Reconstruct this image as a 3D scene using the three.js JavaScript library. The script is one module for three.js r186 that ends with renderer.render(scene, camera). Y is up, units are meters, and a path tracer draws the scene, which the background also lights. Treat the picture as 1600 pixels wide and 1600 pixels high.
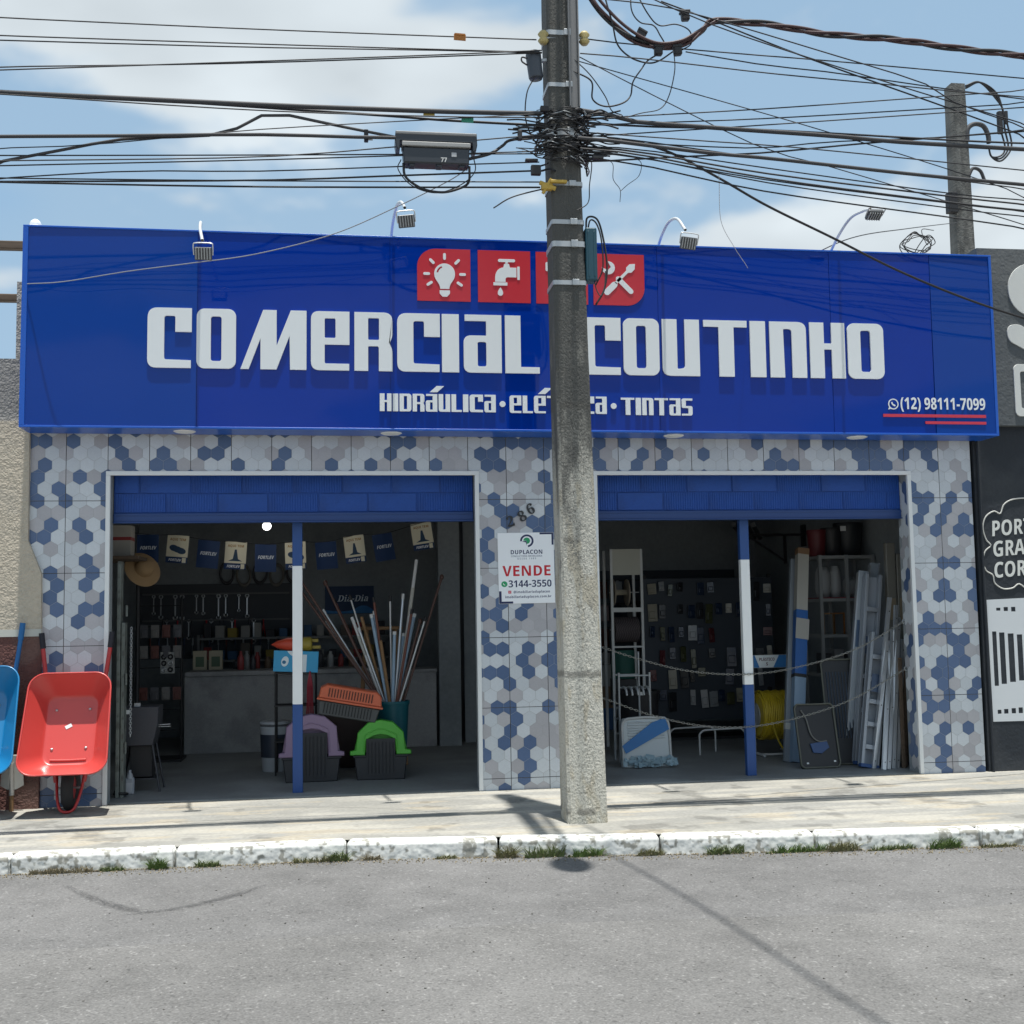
import * as THREE from 'three';
import { RoundedBoxGeometry } from 'three/addons/geometries/RoundedBoxGeometry.js';
import { mergeGeometries, toCreasedNormals } from 'three/addons/utils/BufferGeometryUtils.js';
import { TextGeometry } from 'three/addons/geometries/TextGeometry.js';
import { FontLoader } from 'three/addons/loaders/FontLoader.js';

// ---------------------------------------------------------------- camera, sky, sun, exposure
const scene = new THREE.Scene();
const camera = new THREE.PerspectiveCamera(46.77, 1, 0.1, 400);
camera.position.set(2.174, 1.43, 9.693);
camera.rotation.order = 'YXZ';
camera.rotation.set(0.0853, -0.1414, -0.0173);

const renderer = new THREE.WebGLRenderer({ antialias: true });
renderer.toneMapping = THREE.LinearToneMapping;
renderer.toneMappingExposure = 1.6;
renderer.shadowMap.enabled = true;

const SUN = new THREE.Vector3(0.028, 1, 0.118).normalize();
const sun = new THREE.DirectionalLight(new THREE.Color(1, 0.97, 0.92), 4.1);
sun.name = 'sun';
sun.position.copy(SUN).multiplyScalar(40).add(new THREE.Vector3(3.7, 0, 1));
sun.target.position.set(3.7, 0, 1);
sun.castShadow = true;
sun.shadow.mapSize.set(4096, 4096);
Object.assign(sun.shadow.camera, { left: -14, right: 14, top: 12, bottom: -12, near: 1, far: 80 });
scene.add(sun, sun.target);

// seeded numbers and noise
let seed = 12345;
const rnd = () => { seed = (seed * 1664525 + 1013904223) >>> 0; return seed / 4294967296; };
const rr = (a, b) => a + (b - a) * rnd();
function hash(x, y, z = 0) { let h = (x * 374761393 + y * 668265263 + z * 2147483647 * 7 + 1013) | 0; h = Math.imul(h ^ (h >>> 13), 1274126177); h = Math.imul(h ^ (h >>> 16), 2246822519); return ((h ^ (h >>> 15)) >>> 0) / 4294967296; }
const sm = (t) => t * t * (3 - 2 * t);
const sstep = (a, b, v) => sm(Math.min(1, Math.max(0, (v - a) / (b - a))));
const lerp = (a, b, t) => a + (b - a) * t;
function vnoise(x, y, px, py, s) {                                  // value noise, repeating after px, py cells
  const xi = Math.floor(x), yi = Math.floor(y), u = sm(x - xi), v = sm(y - yi);
  const m = (a, p) => ((a % p) + p) % p, x0 = m(xi, px), x1 = m(xi + 1, px), y0 = m(yi, py), y1 = m(yi + 1, py);
  return lerp(lerp(hash(x0, y0, s), hash(x1, y0, s), u), lerp(hash(x0, y1, s), hash(x1, y1, s), u), v);
}
function fbm(u, v, cells, oct, s, aspect = 1) {                     // u, v in 0..1
  let a = 0.5, n = 0, t = 0, cx = cells, cy = Math.max(1, Math.round(cells * aspect));
  for (let o = 0; o < oct; o++) { n += a * vnoise(u * cx, v * cy, cx, cy, s + o); t += a; a *= 0.5; cx *= 2; cy *= 2; }
  return n / t;
}
function n3(x, y, z, s) {
  const xi = Math.floor(x), yi = Math.floor(y), zi = Math.floor(z), u = sm(x - xi), v = sm(y - yi), w = sm(z - zi);
  const c = (i, j, k) => hash(xi + i, yi + j, (zi + k) * 31 + s);
  return lerp(lerp(lerp(c(0, 0, 0), c(1, 0, 0), u), lerp(c(0, 1, 0), c(1, 1, 0), u), v), lerp(lerp(c(0, 0, 1), c(1, 0, 1), u), lerp(c(0, 1, 1), c(1, 1, 1), u), v), w);
}
function fbm3(x, y, z, oct, s) { let a = 0.5, n = 0, t = 0; for (let o = 0; o < oct; o++) { n += a * n3(x, y, z, s + o * 7); t += a; a *= 0.52; x *= 2.03; y *= 2.03; z *= 2.03; } return n / t; }

// a summer sky: blue air, whiter towards the horizon, thin veils and cumulus all round
{
  const W = 2048, Hh = 1024, d = new Float32Array(W * Hh * 4);
  for (let j = 0; j < Hh; j++) {
    const el = (j + 0.5) / Hh * Math.PI - Math.PI / 2, y = Math.sin(el), c = Math.cos(el);
    for (let i = 0; i < W; i++) {
      const az = (i + 0.5) / W * Math.PI * 2 - Math.PI, x = Math.cos(az) * c, z = Math.sin(az) * c, k = (j * W + i) * 4;
      const h = Math.max(y, 0), f = Math.pow(1 - h, 3.2);
      let r = lerp(0.115, 0.27, f), g = lerp(0.25, 0.405, f), b = lerp(0.43, 0.54, f);
      if (y > -0.02) {
        const q = 1 / (h + 0.3), px = x * q + 18.03, pz = z * q - 28.2;
        const warp = fbm3(px * 1.3 + 5.2, pz * 1.3, 4.1, 3, 11) - 0.5;
        const veil = sstep(0.27, 0.56, fbm3(px * 1.05 + warp * 1.1 + 3.7, h * 2.2, pz * 1.05 + 1.3, 5, 31));
        const n = fbm3(px * 2.3 + warp + 7.9, h * 5, pz * 2.3 + 2.2, 7, 83);
        const puff = sstep(0.48, 0.575, n + 0.11 * (veil - 0.5)) * sstep(-0.02, 0.1, h);
        const glow = 0.68 + 0.62 * fbm3(px * 5 + 1.5, h * 8, pz * 5, 4, 57);
        const a1 = veil * 0.5;
        r = lerp(r, 0.29, a1); g = lerp(g, 0.37, a1); b = lerp(b, 0.435, a1);
        r = lerp(r, 0.47 * glow, puff * 0.85); g = lerp(g, 0.505 * glow, puff * 0.85); b = lerp(b, 0.52 * glow, puff * 0.85);
      }
      d[k] = r; d[k + 1] = g; d[k + 2] = b; d[k + 3] = 1;
    }
  }
  const t = new THREE.DataTexture(d, W, Hh, THREE.RGBAFormat, THREE.FloatType);
  t.mapping = THREE.EquirectangularReflectionMapping; t.magFilter = THREE.LinearFilter; t.minFilter = THREE.LinearFilter; t.needsUpdate = true;
  scene.background = t; scene.environment = t;
}

// ---------------------------------------------------------------- textures and materials
const toS = (c) => { c = Math.min(1, Math.max(0, c)); return Math.round(255 * (c <= 0.0031308 ? 12.92 * c : 1.055 * Math.pow(c, 1 / 2.4) - 0.055)); };
function tex(w, h, fn, srgb = true) {                               // fn(u, v) -> linear [r, g, b] or a number
  const d = new Uint8Array(w * h * 4);
  for (let j = 0; j < h; j++) for (let i = 0; i < w; i++) {
    const c = fn((i + 0.5) / w, (j + 0.5) / h), k = (j * w + i) * 4;
    if (typeof c === 'number') d[k] = d[k + 1] = d[k + 2] = srgb ? toS(c) : Math.round(255 * Math.min(1, Math.max(0, c)));
    else for (let q = 0; q < 3; q++) d[k + q] = srgb ? toS(c[q]) : Math.round(255 * Math.min(1, Math.max(0, c[q])));
    d[k + 3] = 255;
  }
  const t = new THREE.DataTexture(d, w, h);
  t.wrapS = t.wrapT = THREE.RepeatWrapping; t.magFilter = THREE.LinearFilter; t.minFilter = THREE.LinearMipmapLinearFilter; t.generateMipmaps = true;
  if (srgb) t.colorSpace = THREE.SRGBColorSpace;
  t.needsUpdate = true; return t;
}
function rep(t, sx, sy) { const c = t.clone(); c.repeat.set(sx, sy); c.needsUpdate = true; return c; }
const lin = (r, g, b) => new THREE.Color().setRGB(r, g, b);
function mat(r, g, b, rough = 0.6, extra = {}) { const { metal = 0, ...e } = extra; return new THREE.MeshStandardMaterial({ color: lin(r, g, b), roughness: rough, metalness: metal, ...e }); }
const mix3 = (a, b, t) => [lerp(a[0], b[0], t), lerp(a[1], b[1], t), lerp(a[2], b[2], t)];

// asphalt: bright and dark stones in grey binder, uv in metres over a 5 m repeat
const asphaltMap = tex(2048, 2048, (u, v) => {
  const fine = vnoise(u * 760, v * 760, 760, 760, 5), st = vnoise(u * 420, v * 420, 420, 420, 8), big = fbm(u, v, 5, 5, 21), mid = fbm(u, v, 24, 3, 33);
  let k = 0.14 + 0.06 * (big - 0.5) + 0.045 * (mid - 0.5) + 0.06 * (fine - 0.5);
  if (st > 0.8) k += 0.5 * (st - 0.8); if (st < 0.14) k *= 0.7;
  return [k * 1.03, k * 1.01, k * 0.97];
});
const asphaltBump = tex(1024, 1024, (u, v) => 0.5 * vnoise(u * 380, v * 380, 380, 380, 8) + 0.3 * vnoise(u * 200, v * 200, 200, 200, 4) + 0.2 * fbm(u, v, 40, 3, 3), false);
const mAsphalt = new THREE.MeshStandardMaterial({ map: rep(asphaltMap, 0.2, 0.2), bumpMap: rep(asphaltBump, 0.2, 0.2), bumpScale: 0.006, roughness: 0.95 });

// trowelled pavement concrete: long streaks, sand-coloured and grey patches, small stains; 6 m x 3 m repeat
const paveMap = tex(2048, 1024, (u, v) => {
  const s = fbm(u, v, 7, 5, 44, 3.5), p = fbm(u, v, 9, 5, 52, 0.6), g = fbm(u, v, 320, 2, 61, 0.5), d = fbm(u, v, 26, 4, 71, 0.5);
  let c = mix3([0.265, 0.262, 0.24], [0.36, 0.345, 0.3], sstep(0.35, 0.65, s));
  c = mix3(c, [0.235, 0.232, 0.21], sstep(0.52, 0.72, p) * 0.75);
  c = mix3(c, [0.4, 0.34, 0.24], sstep(0.6, 0.75, fbm(u, v, 13, 4, 90, 2)) * 0.45);
  const k = 0.86 + 0.28 * g - sstep(0.62, 0.75, d) * 0.3;
  return [c[0] * k, c[1] * k, c[2] * k];
});
const paveBump = tex(1024, 512, (u, v) => 0.6 * fbm(u, v, 10, 4, 45, 4) + 0.4 * fbm(u, v, 150, 2, 61, 0.5), false);
const mPave = new THREE.MeshStandardMaterial({ map: rep(paveMap, 1 / 6, 1 / 3), bumpMap: rep(paveBump, 1 / 6, 1 / 3), bumpScale: 0.006, roughness: 0.92 });

const stuccoBump = tex(512, 512, (u, v) => 0.5 * fbm(u, v, 30, 3, 12) + 0.5 * fbm(u, v, 90, 2, 14), false);
const grimeMap = (base, dirt, s, cells = 5, lo = 0.45, hi = 0.75, amt = 0.7, size = 512) => tex(size, size, (u, v) => { const c = mix3(base, dirt, sstep(lo, hi, fbm(u, v, cells, 6, s)) * amt), k = 0.9 + 0.2 * fbm(u, v, 120, 2, s + 9); return [c[0] * k, c[1] * k, c[2] * k]; });
const mBeige = new THREE.MeshStandardMaterial({ map: rep(grimeMap([0.45, 0.4, 0.32], [0.32, 0.305, 0.27], 7), 0.5, 0.5), bumpMap: rep(stuccoBump, 1, 1), bumpScale: 0.012, roughness: 0.95 });
const mBrownWall = new THREE.MeshStandardMaterial({ map: rep(grimeMap([0.13, 0.055, 0.045], [0.19, 0.12, 0.1], 9), 0.8, 0.8), bumpMap: rep(stuccoBump, 1, 1), bumpScale: 0.012, roughness: 0.9 });
const mGreyRender = new THREE.MeshStandardMaterial({ map: rep(grimeMap([0.33, 0.32, 0.3], [0.2, 0.195, 0.19], 17), 0.5, 0.5), bumpMap: rep(stuccoBump, 1, 1), bumpScale: 0.015, roughness: 0.95 });
const mNavyWall = new THREE.MeshStandardMaterial({ map: rep(grimeMap([0.012, 0.017, 0.024], [0.035, 0.04, 0.046], 23, 6, 0.5, 0.8, 0.7), 0.4, 0.4), bumpMap: rep(stuccoBump, 0.6, 0.6), bumpScale: 0.004, roughness: 0.7 });
const mFascia = new THREE.MeshStandardMaterial({ map: rep(grimeMap([0.085, 0.095, 0.1], [0.12, 0.125, 0.125], 29, 5), 0.4, 0.4), bumpMap: rep(stuccoBump, 0.6, 0.6), bumpScale: 0.004, roughness: 0.75 });
const mRoomWall = new THREE.MeshStandardMaterial({ map: rep(grimeMap([0.26, 0.285, 0.3], [0.18, 0.2, 0.21], 37, 5), 0.3, 0.3), roughness: 0.9 });
const mShopFloor = new THREE.MeshStandardMaterial({ map: rep(grimeMap([0.27, 0.28, 0.28], [0.18, 0.185, 0.185], 41, 6, 0.35, 0.7), 0.35, 0.35), roughness: 0.55 });
const mWhitePaint = mat(0.78, 0.8, 0.8, 0.4);
const mFrameWhite = mat(0.72, 0.74, 0.74, 0.35);
const mBluePaint = mat(0.012, 0.062, 0.23, 0.45);
const mBlueBlock = new THREE.MeshStandardMaterial({ map: rep(grimeMap([0.005, 0.06, 0.3], [0.005, 0.046, 0.22], 47, 4, 0.4, 0.7), 1.2, 1.2), bumpMap: rep(stuccoBump, 2, 2), bumpScale: 0.003, roughness: 0.6 });
const mRailBlue = mat(0.012, 0.05, 0.19, 0.45);
const mSteel = mat(0.5, 0.51, 0.52, 0.35, { metal: 0.8 });
const mGalv = mat(0.42, 0.44, 0.45, 0.5, { metal: 0.6 });
const mAlu = mat(0.62, 0.65, 0.68, 0.32, { metal: 0.75 });
const mBlack = mat(0.014, 0.014, 0.016, 0.55);
const mCable = mat(0.016, 0.016, 0.018, 0.6);
const mGreyCable = mat(0.045, 0.045, 0.048, 0.7);
const mBrownCable = mat(0.055, 0.026, 0.026, 0.6);
const mWhitePlastic = mat(0.66, 0.68, 0.68, 0.45);
const mWood = new THREE.MeshStandardMaterial({ map: tex(256, 256, (u, v) => { const k = 0.75 + 0.5 * fbm(u, v, 3, 5, 66, 16); return [0.26 * k, 0.15 * k, 0.07 * k]; }), roughness: 0.7 });
const mDarkWood = new THREE.MeshStandardMaterial({ map: tex(256, 256, (u, v) => { const k = 0.6 + 0.7 * fbm(u, v, 3, 5, 68, 16); return [0.12 * k, 0.085 * k, 0.06 * k]; }), roughness: 0.85 });
const mPale = mat(0.5, 0.5, 0.45, 0.6);
const mRed = mat(0.5, 0.03, 0.04, 0.5);

// ---------------------------------------------------------------- helpers
const taken = new Map();
function numbered(n) { const k = taken.get(n) ?? 0; taken.set(n, k + 1); return k ? `${n}_${String(k).padStart(3, '0')}` : n; }
function mesh(name, geo, m, parent) {
  const o = new THREE.Mesh(geo, m); o.name = name; o.castShadow = o.receiveShadow = true;
  if (parent) parent.add(o); return o;
}
function tag(o, label, category, group) { o.userData.label = label; o.userData.category = category; if (group) o.userData.group = group; return o; }
function thing(name, label, category, pos = [0, 0, 0], group) { const o = new THREE.Group(); o.name = numbered(name); o.position.set(...pos); scene.add(o); return tag(o, label, category, group); }
function solo(name, geo, m, label, category, group, pos) { const o = mesh(numbered(name), geo, m, scene); if (pos) o.position.set(...pos); return tag(o, label, category, group); }
function struct(name, geo, m) { const o = mesh(name, geo, m, scene); o.userData.kind = 'structure'; return o; }
function box(w, h, d, x = 0, y = 0, z = 0, r = 0) { const g = r ? new RoundedBoxGeometry(w, h, d, 2, r) : new THREE.BoxGeometry(w, h, d); g.translate(x, y, z); return g; }
function span(x0, x1, y0, y1, z0, z1, r = 0) { return box(x1 - x0, y1 - y0, z1 - z0, (x0 + x1) / 2, (y0 + y1) / 2, (z0 + z1) / 2, r); }
const V = (a) => new THREE.Vector3(a[0], a[1], a[2] ?? 0);
function tube(pts, r, n = pts.length * 6, rad = 6, closed = false, tension = 0.5) { return new THREE.TubeGeometry(new THREE.CatmullRomCurve3(pts.map(V), closed, 'catmullrom', tension), n, r, rad, closed); }
function rod(a, b, r0, r1 = r0, rad = 10) {
  const A = V(a), B = V(b), L = A.distanceTo(B), g = new THREE.CylinderGeometry(r1, r0, L, rad);
  g.applyQuaternion(new THREE.Quaternion().setFromUnitVectors(new THREE.Vector3(0, 1, 0), B.clone().sub(A).normalize())); g.translate((A.x + B.x) / 2, (A.y + B.y) / 2, (A.z + B.z) / 2); return g;
}
function bar(a, b, w, t) {                                           // rectangular bar from a to b
  const A = V(a), B = V(b), L = A.distanceTo(B), g = new THREE.BoxGeometry(w, L, t);
  g.applyQuaternion(new THREE.Quaternion().setFromUnitVectors(new THREE.Vector3(0, 1, 0), B.clone().sub(A).normalize())); g.translate((A.x + B.x) / 2, (A.y + B.y) / 2, (A.z + B.z) / 2); return g;
}
function lathe(pts, n = 24) { return new THREE.LatheGeometry(pts.map((p) => new THREE.Vector2(p[0], p[1])), n); }
function merge(list) { return mergeGeometries(list.map((g) => { let q = g.index ? g.toNonIndexed() : g; for (const k of Object.keys(q.attributes)) if (!['position', 'normal', 'uv'].includes(k)) q.deleteAttribute(k); return q; })); }
function poly(pts) { return new THREE.Shape(pts.map((p) => new THREE.Vector2(p[0], p[1]))); }
function roundRect(x0, y0, x1, y1, r) {                              // r: one radius or [bl, br, tr, tl]
  const [a, b, c, e] = Array.isArray(r) ? r : [r, r, r, r], s = new THREE.Shape();
  s.moveTo(x0 + a, y0); s.lineTo(x1 - b, y0); if (b) s.absarc(x1 - b, y0 + b, b, -Math.PI / 2, 0); s.lineTo(x1, y1 - c); if (c) s.absarc(x1 - c, y1 - c, c, 0, Math.PI / 2);
  s.lineTo(x0 + e, y1); if (e) s.absarc(x0 + e, y1 - e, e, Math.PI / 2, Math.PI); s.lineTo(x0, y0 + a); if (a) s.absarc(x0 + a, y0 + a, a, Math.PI, Math.PI * 1.5); return s;
}
function extrude(shape, depth, bevel = 0, seg = 8) { return new THREE.ExtrudeGeometry(shape, { depth: depth - (bevel ? bevel : 0), bevelEnabled: bevel > 0, bevelThickness: bevel, bevelSize: bevel * 0.8, bevelOffset: -bevel * 0.8, bevelSegments: 1, curveSegments: seg }); }
function uvMetres(g, ax = 0, ay = 1) { const p = g.attributes.position, u = g.attributes.uv; const c = [p.array, 3]; for (let i = 0; i < p.count; i++) u.setXY(i, c[0][i * 3 + ax], c[0][i * 3 + ay]); return g; }
function planar(g) {                                                 // uv in metres on the plane each face looks along
  const q = g.index ? g.toNonIndexed() : g, p = q.attributes.position, n = q.attributes.normal, u = new Float32Array(p.count * 2);
  for (let i = 0; i < p.count; i++) { const a = Math.abs(n.getX(i)), b = Math.abs(n.getY(i)), c = Math.abs(n.getZ(i)); if (b > a && b > c) { u[i * 2] = p.getX(i); u[i * 2 + 1] = p.getZ(i); } else if (a > c) { u[i * 2] = p.getZ(i); u[i * 2 + 1] = p.getY(i); } else { u[i * 2] = p.getX(i); u[i * 2 + 1] = p.getY(i); } }
  q.setAttribute('uv', new THREE.BufferAttribute(u, 2)); return q;
}
function canvasTex(w, h, draw) { const c = document.createElement('canvas'); c.width = w; c.height = h; const x = c.getContext('2d'); draw(x, w, h); const t = new THREE.CanvasTexture(c); t.colorSpace = THREE.SRGBColorSpace; t.anisotropy = 8; return t; }
const fontBold = await new FontLoader().loadAsync('fonts/droid/droid_sans_bold.typeface.json');
function text(s, size, depth, sx = 1, font = fontBold) { const g = new TextGeometry(s, { font, size, depth, curveSegments: 4, bevelEnabled: false }); g.computeBoundingBox(); g.translate(-g.boundingBox.min.x, 0, 0); g.scale(sx, 1, 1); g.computeBoundingBox(); return g; }

// ---------------------------------------------------------------- ground, road, pavement, kerb
struct('ground', planar(new THREE.PlaneGeometry(500, 500).rotateX(-Math.PI / 2).translate(0, -0.24, 0)), mGreyRender);
const KERB = [[-40, 1.2], [-6, 1.8], [0.08, 1.94], [2.3, 1.97], [4.4, 2.28], [6.5, 2.5], [12, 2.95], [40, 4.6]];
const kerbZ = (x) => { for (let i = 1; i < KERB.length; i++) if (x <= KERB[i][0]) { const [a, b] = [KERB[i - 1], KERB[i]]; return lerp(a[1], b[1], (x - a[0]) / (b[0] - a[0])); } return KERB.at(-1)[1]; };
function flat(pts, y) {
  const g = new THREE.ShapeGeometry(poly(pts.map((p) => [p[0], -p[1]]))); g.rotateX(-Math.PI / 2); g.translate(0, y, 0);
  return planar(g);
}
// an older smooth strip along the kerb, a wavering seam, then the coarser carriageway
const SEAM = []; for (let i = 0; i <= 80; i++) { const x = -40 + i; SEAM.push([x, 3.66 + 0.035 * x + 0.05 * Math.sin(x * 1.7) + 0.02 * Math.sin(x * 4.1)]); }
const mAsphaltFine = mAsphalt.clone(); mAsphaltFine.map = rep(asphaltMap, 0.2, 0.2); mAsphaltFine.map.offset.set(0.43, 0.37); mAsphaltFine.bumpMap = rep(asphaltBump, 0.27, 0.27); mAsphaltFine.bumpScale = 0.003; mAsphaltFine.color = lin(0.96, 0.965, 0.98);
struct('road_edge', flat([...KERB.map((p) => [p[0], p[1] - 0.02]), ...SEAM.slice().reverse()], -0.11), mAsphaltFine);
struct('road', flat([...SEAM.map((p) => [p[0], p[1] + 0.004]), [40, 11.5], [-40, 11.5]], -0.108), mAsphalt);
struct('pavement', flat([[-40, -0.13], [40, -0.13], ...KERB.slice().reverse().map((p) => [p[0], p[1] - 0.1])], 0), mPave);

// whitewashed kerb stones
const kerbMap = tex(1024, 256, (u, v) => {
  const p = fbm(u, v, 34, 5, 101, 0.3), q = fbm(u, v, 130, 3, 103, 0.25), k = 0.8 + 0.4 * fbm(u, v, 200, 2, 105, 0.25);
  const bare = sstep(0.56, 0.66, p * 0.45 + q * 0.55 + 0.02);
  const c = mix3([0.7, 0.7, 0.66], [0.27, 0.26, 0.22], bare * 0.9);
  return [c[0] * k, c[1] * k, c[2] * k];
});
const kerbBump = tex(512, 128, (u, v) => 0.5 * fbm(u, v, 20, 5, 101, 0.4) + 0.5 * fbm(u, v, 90, 3, 103, 0.3), false);
{
  const kerb = new THREE.Group(); kerb.name = 'kerb'; kerb.userData.kind = 'structure'; scene.add(kerb);
  const mk = [0, 1, 2].map((i) => { const m = rep(kerbMap, 0.25, 1), b = rep(kerbBump, 0.25, 1); m.offset.set(i * 0.37, 0.1 * i); b.offset.copy(m.offset); return new THREE.MeshStandardMaterial({ map: m, bumpMap: b, bumpScale: 0.016, roughness: 0.95 }); });
  let x = -4.9, i = 0;
  while (x < 10.5) {
    const L = [1.02, 0.98, 1.06, 0.96][i % 4], x1 = x + L, z0 = kerbZ(x), z1 = kerbZ(x1), a = Math.atan2(z1 - z0, L), g = new RoundedBoxGeometry(L - 0.005, 0.26, 0.14, 4, 0.03), p = g.attributes.position;
    for (let k = 0; k < p.count; k++) { const X = p.getX(k), Y = p.getY(k), w = 0.007 * (fbm3(X * 6 + i * 9, Y * 9, p.getZ(k) * 9, 3, 5) - 0.5); p.setZ(k, p.getZ(k) + w); p.setY(k, Y + w * 0.7); }
    const s = mesh('kerb_stone', planar(g), mk[i % 3], kerb);
    s.position.set((x + x1) / 2, -0.122 + 0.006 * (hash(i, 3) - 0.5), (z0 + z1) / 2 - 0.07); s.rotation.y = -a; s.rotation.x = 0.02 * (hash(i, 7) - 0.5);
    x = x1; i++;
  }
}
// faint rubber marks on the asphalt
{
  const m = new THREE.MeshStandardMaterial({ color: lin(0.045, 0.045, 0.047), roughness: 0.9, transparent: true, alphaMap: tex(256, 64, (u, v) => 0.4 * sstep(0.42, 0.72, fbm(u, v, 40, 3, 7, 0.4) + 0.18 * Math.sin(u * Math.PI)) * Math.sin(v * Math.PI), false) });
  const strip = (pts, w) => {
    const c = new THREE.CatmullRomCurve3(pts.map(([x, z]) => new THREE.Vector3(x, -0.106, z))), n = 24, P = [], U = [], I = [];
    for (let i = 0; i <= n; i++) { const p = c.getPoint(i / n), t = c.getTangent(i / n), s = w * (0.4 + 0.6 * Math.sin(i / n * Math.PI)); for (const k of [-1, 1]) { P.push(p.x - k * t.z * s, p.y, p.z + k * t.x * s); U.push(i / n, (k + 1) / 2); } if (i < n) { const a = i * 2; I.push(a, a + 2, a + 1, a + 1, a + 2, a + 3); } }
    const g = new THREE.BufferGeometry(); g.setAttribute('position', new THREE.Float32BufferAttribute(P, 3)); g.setAttribute('uv', new THREE.Float32BufferAttribute(U, 2)); g.setIndex(I); g.computeVertexNormals(); return g;
  };
  solo('tyre_mark', strip([[0.55, 2.32], [0.82, 2.75], [1.05, 3.02], [1.2, 3.1]], 0.05), m, 'short dark rubber mark slanting over the asphalt, the steeper of two that meet', 'tyre mark', 'tyre marks on the road');
  solo('tyre_mark', strip([[1.02, 3.12], [1.3, 3.02], [1.55, 2.8], [1.72, 2.55]], 0.045), m, 'thin curved rubber mark on the asphalt, the flatter of two that meet', 'tyre mark', 'tyre marks on the road');
}

// ---------------------------------------------------------------- the shop: walls, tiles, lintels, frames
const shop = thing('shop_building', 'hardware shop front clad in blue, white and greige hexagon tiles with two wide openings', 'building');
const TW = 0.31914, TH = 0.57, JY = 2.373;
{
  const core = (n, g) => mesh(n, planar(g), mRoomWall, shop);
  core('pier', span(-0.3, 0.335, 0, 2.6, -0.15, -0.013)); core('pier', span(3.25, 4.275, 0, 2.6, -0.15, -0.013)); core('pier', span(7.045, 7.64, 0, 2.6, -0.2, -0.013));
  core('parapet', span(-0.3, 7.64, 2.6, 4.38, -0.15, -0.013));
  mesh('side_wall', planar(span(-0.45, -0.3, 0, 3.05, -5.35, -0.013)), mRoomWall, shop); mesh('side_wall', planar(span(7.5, 7.64, 0, 3.05, -5.35, -0.2)), mRoomWall, shop);
  mesh('back_wall', planar(span(-0.3, 7.5, 0, 3.05, -5.35, -5.2)), mRoomWall, shop);
  mesh('roof', planar(span(-0.3, 7.5, 2.95, 3.1, -5.2, -0.15)), mRoomWall, shop);
  mesh('column', planar(span(3.19, 3.43, 0.004, 2.95, -3.54, -3.3, 0.01)), mRoomWall, shop);
  mesh('partition', planar(span(3.5, 3.62, 0.004, 2.95, -5.2, -3.6)), mRoomWall, shop);
}
struct('shop_floor', planar(span(-0.3, 7.5, -0.1, 0.008, -5.2, -0.04)), mShopFloor);

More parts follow.
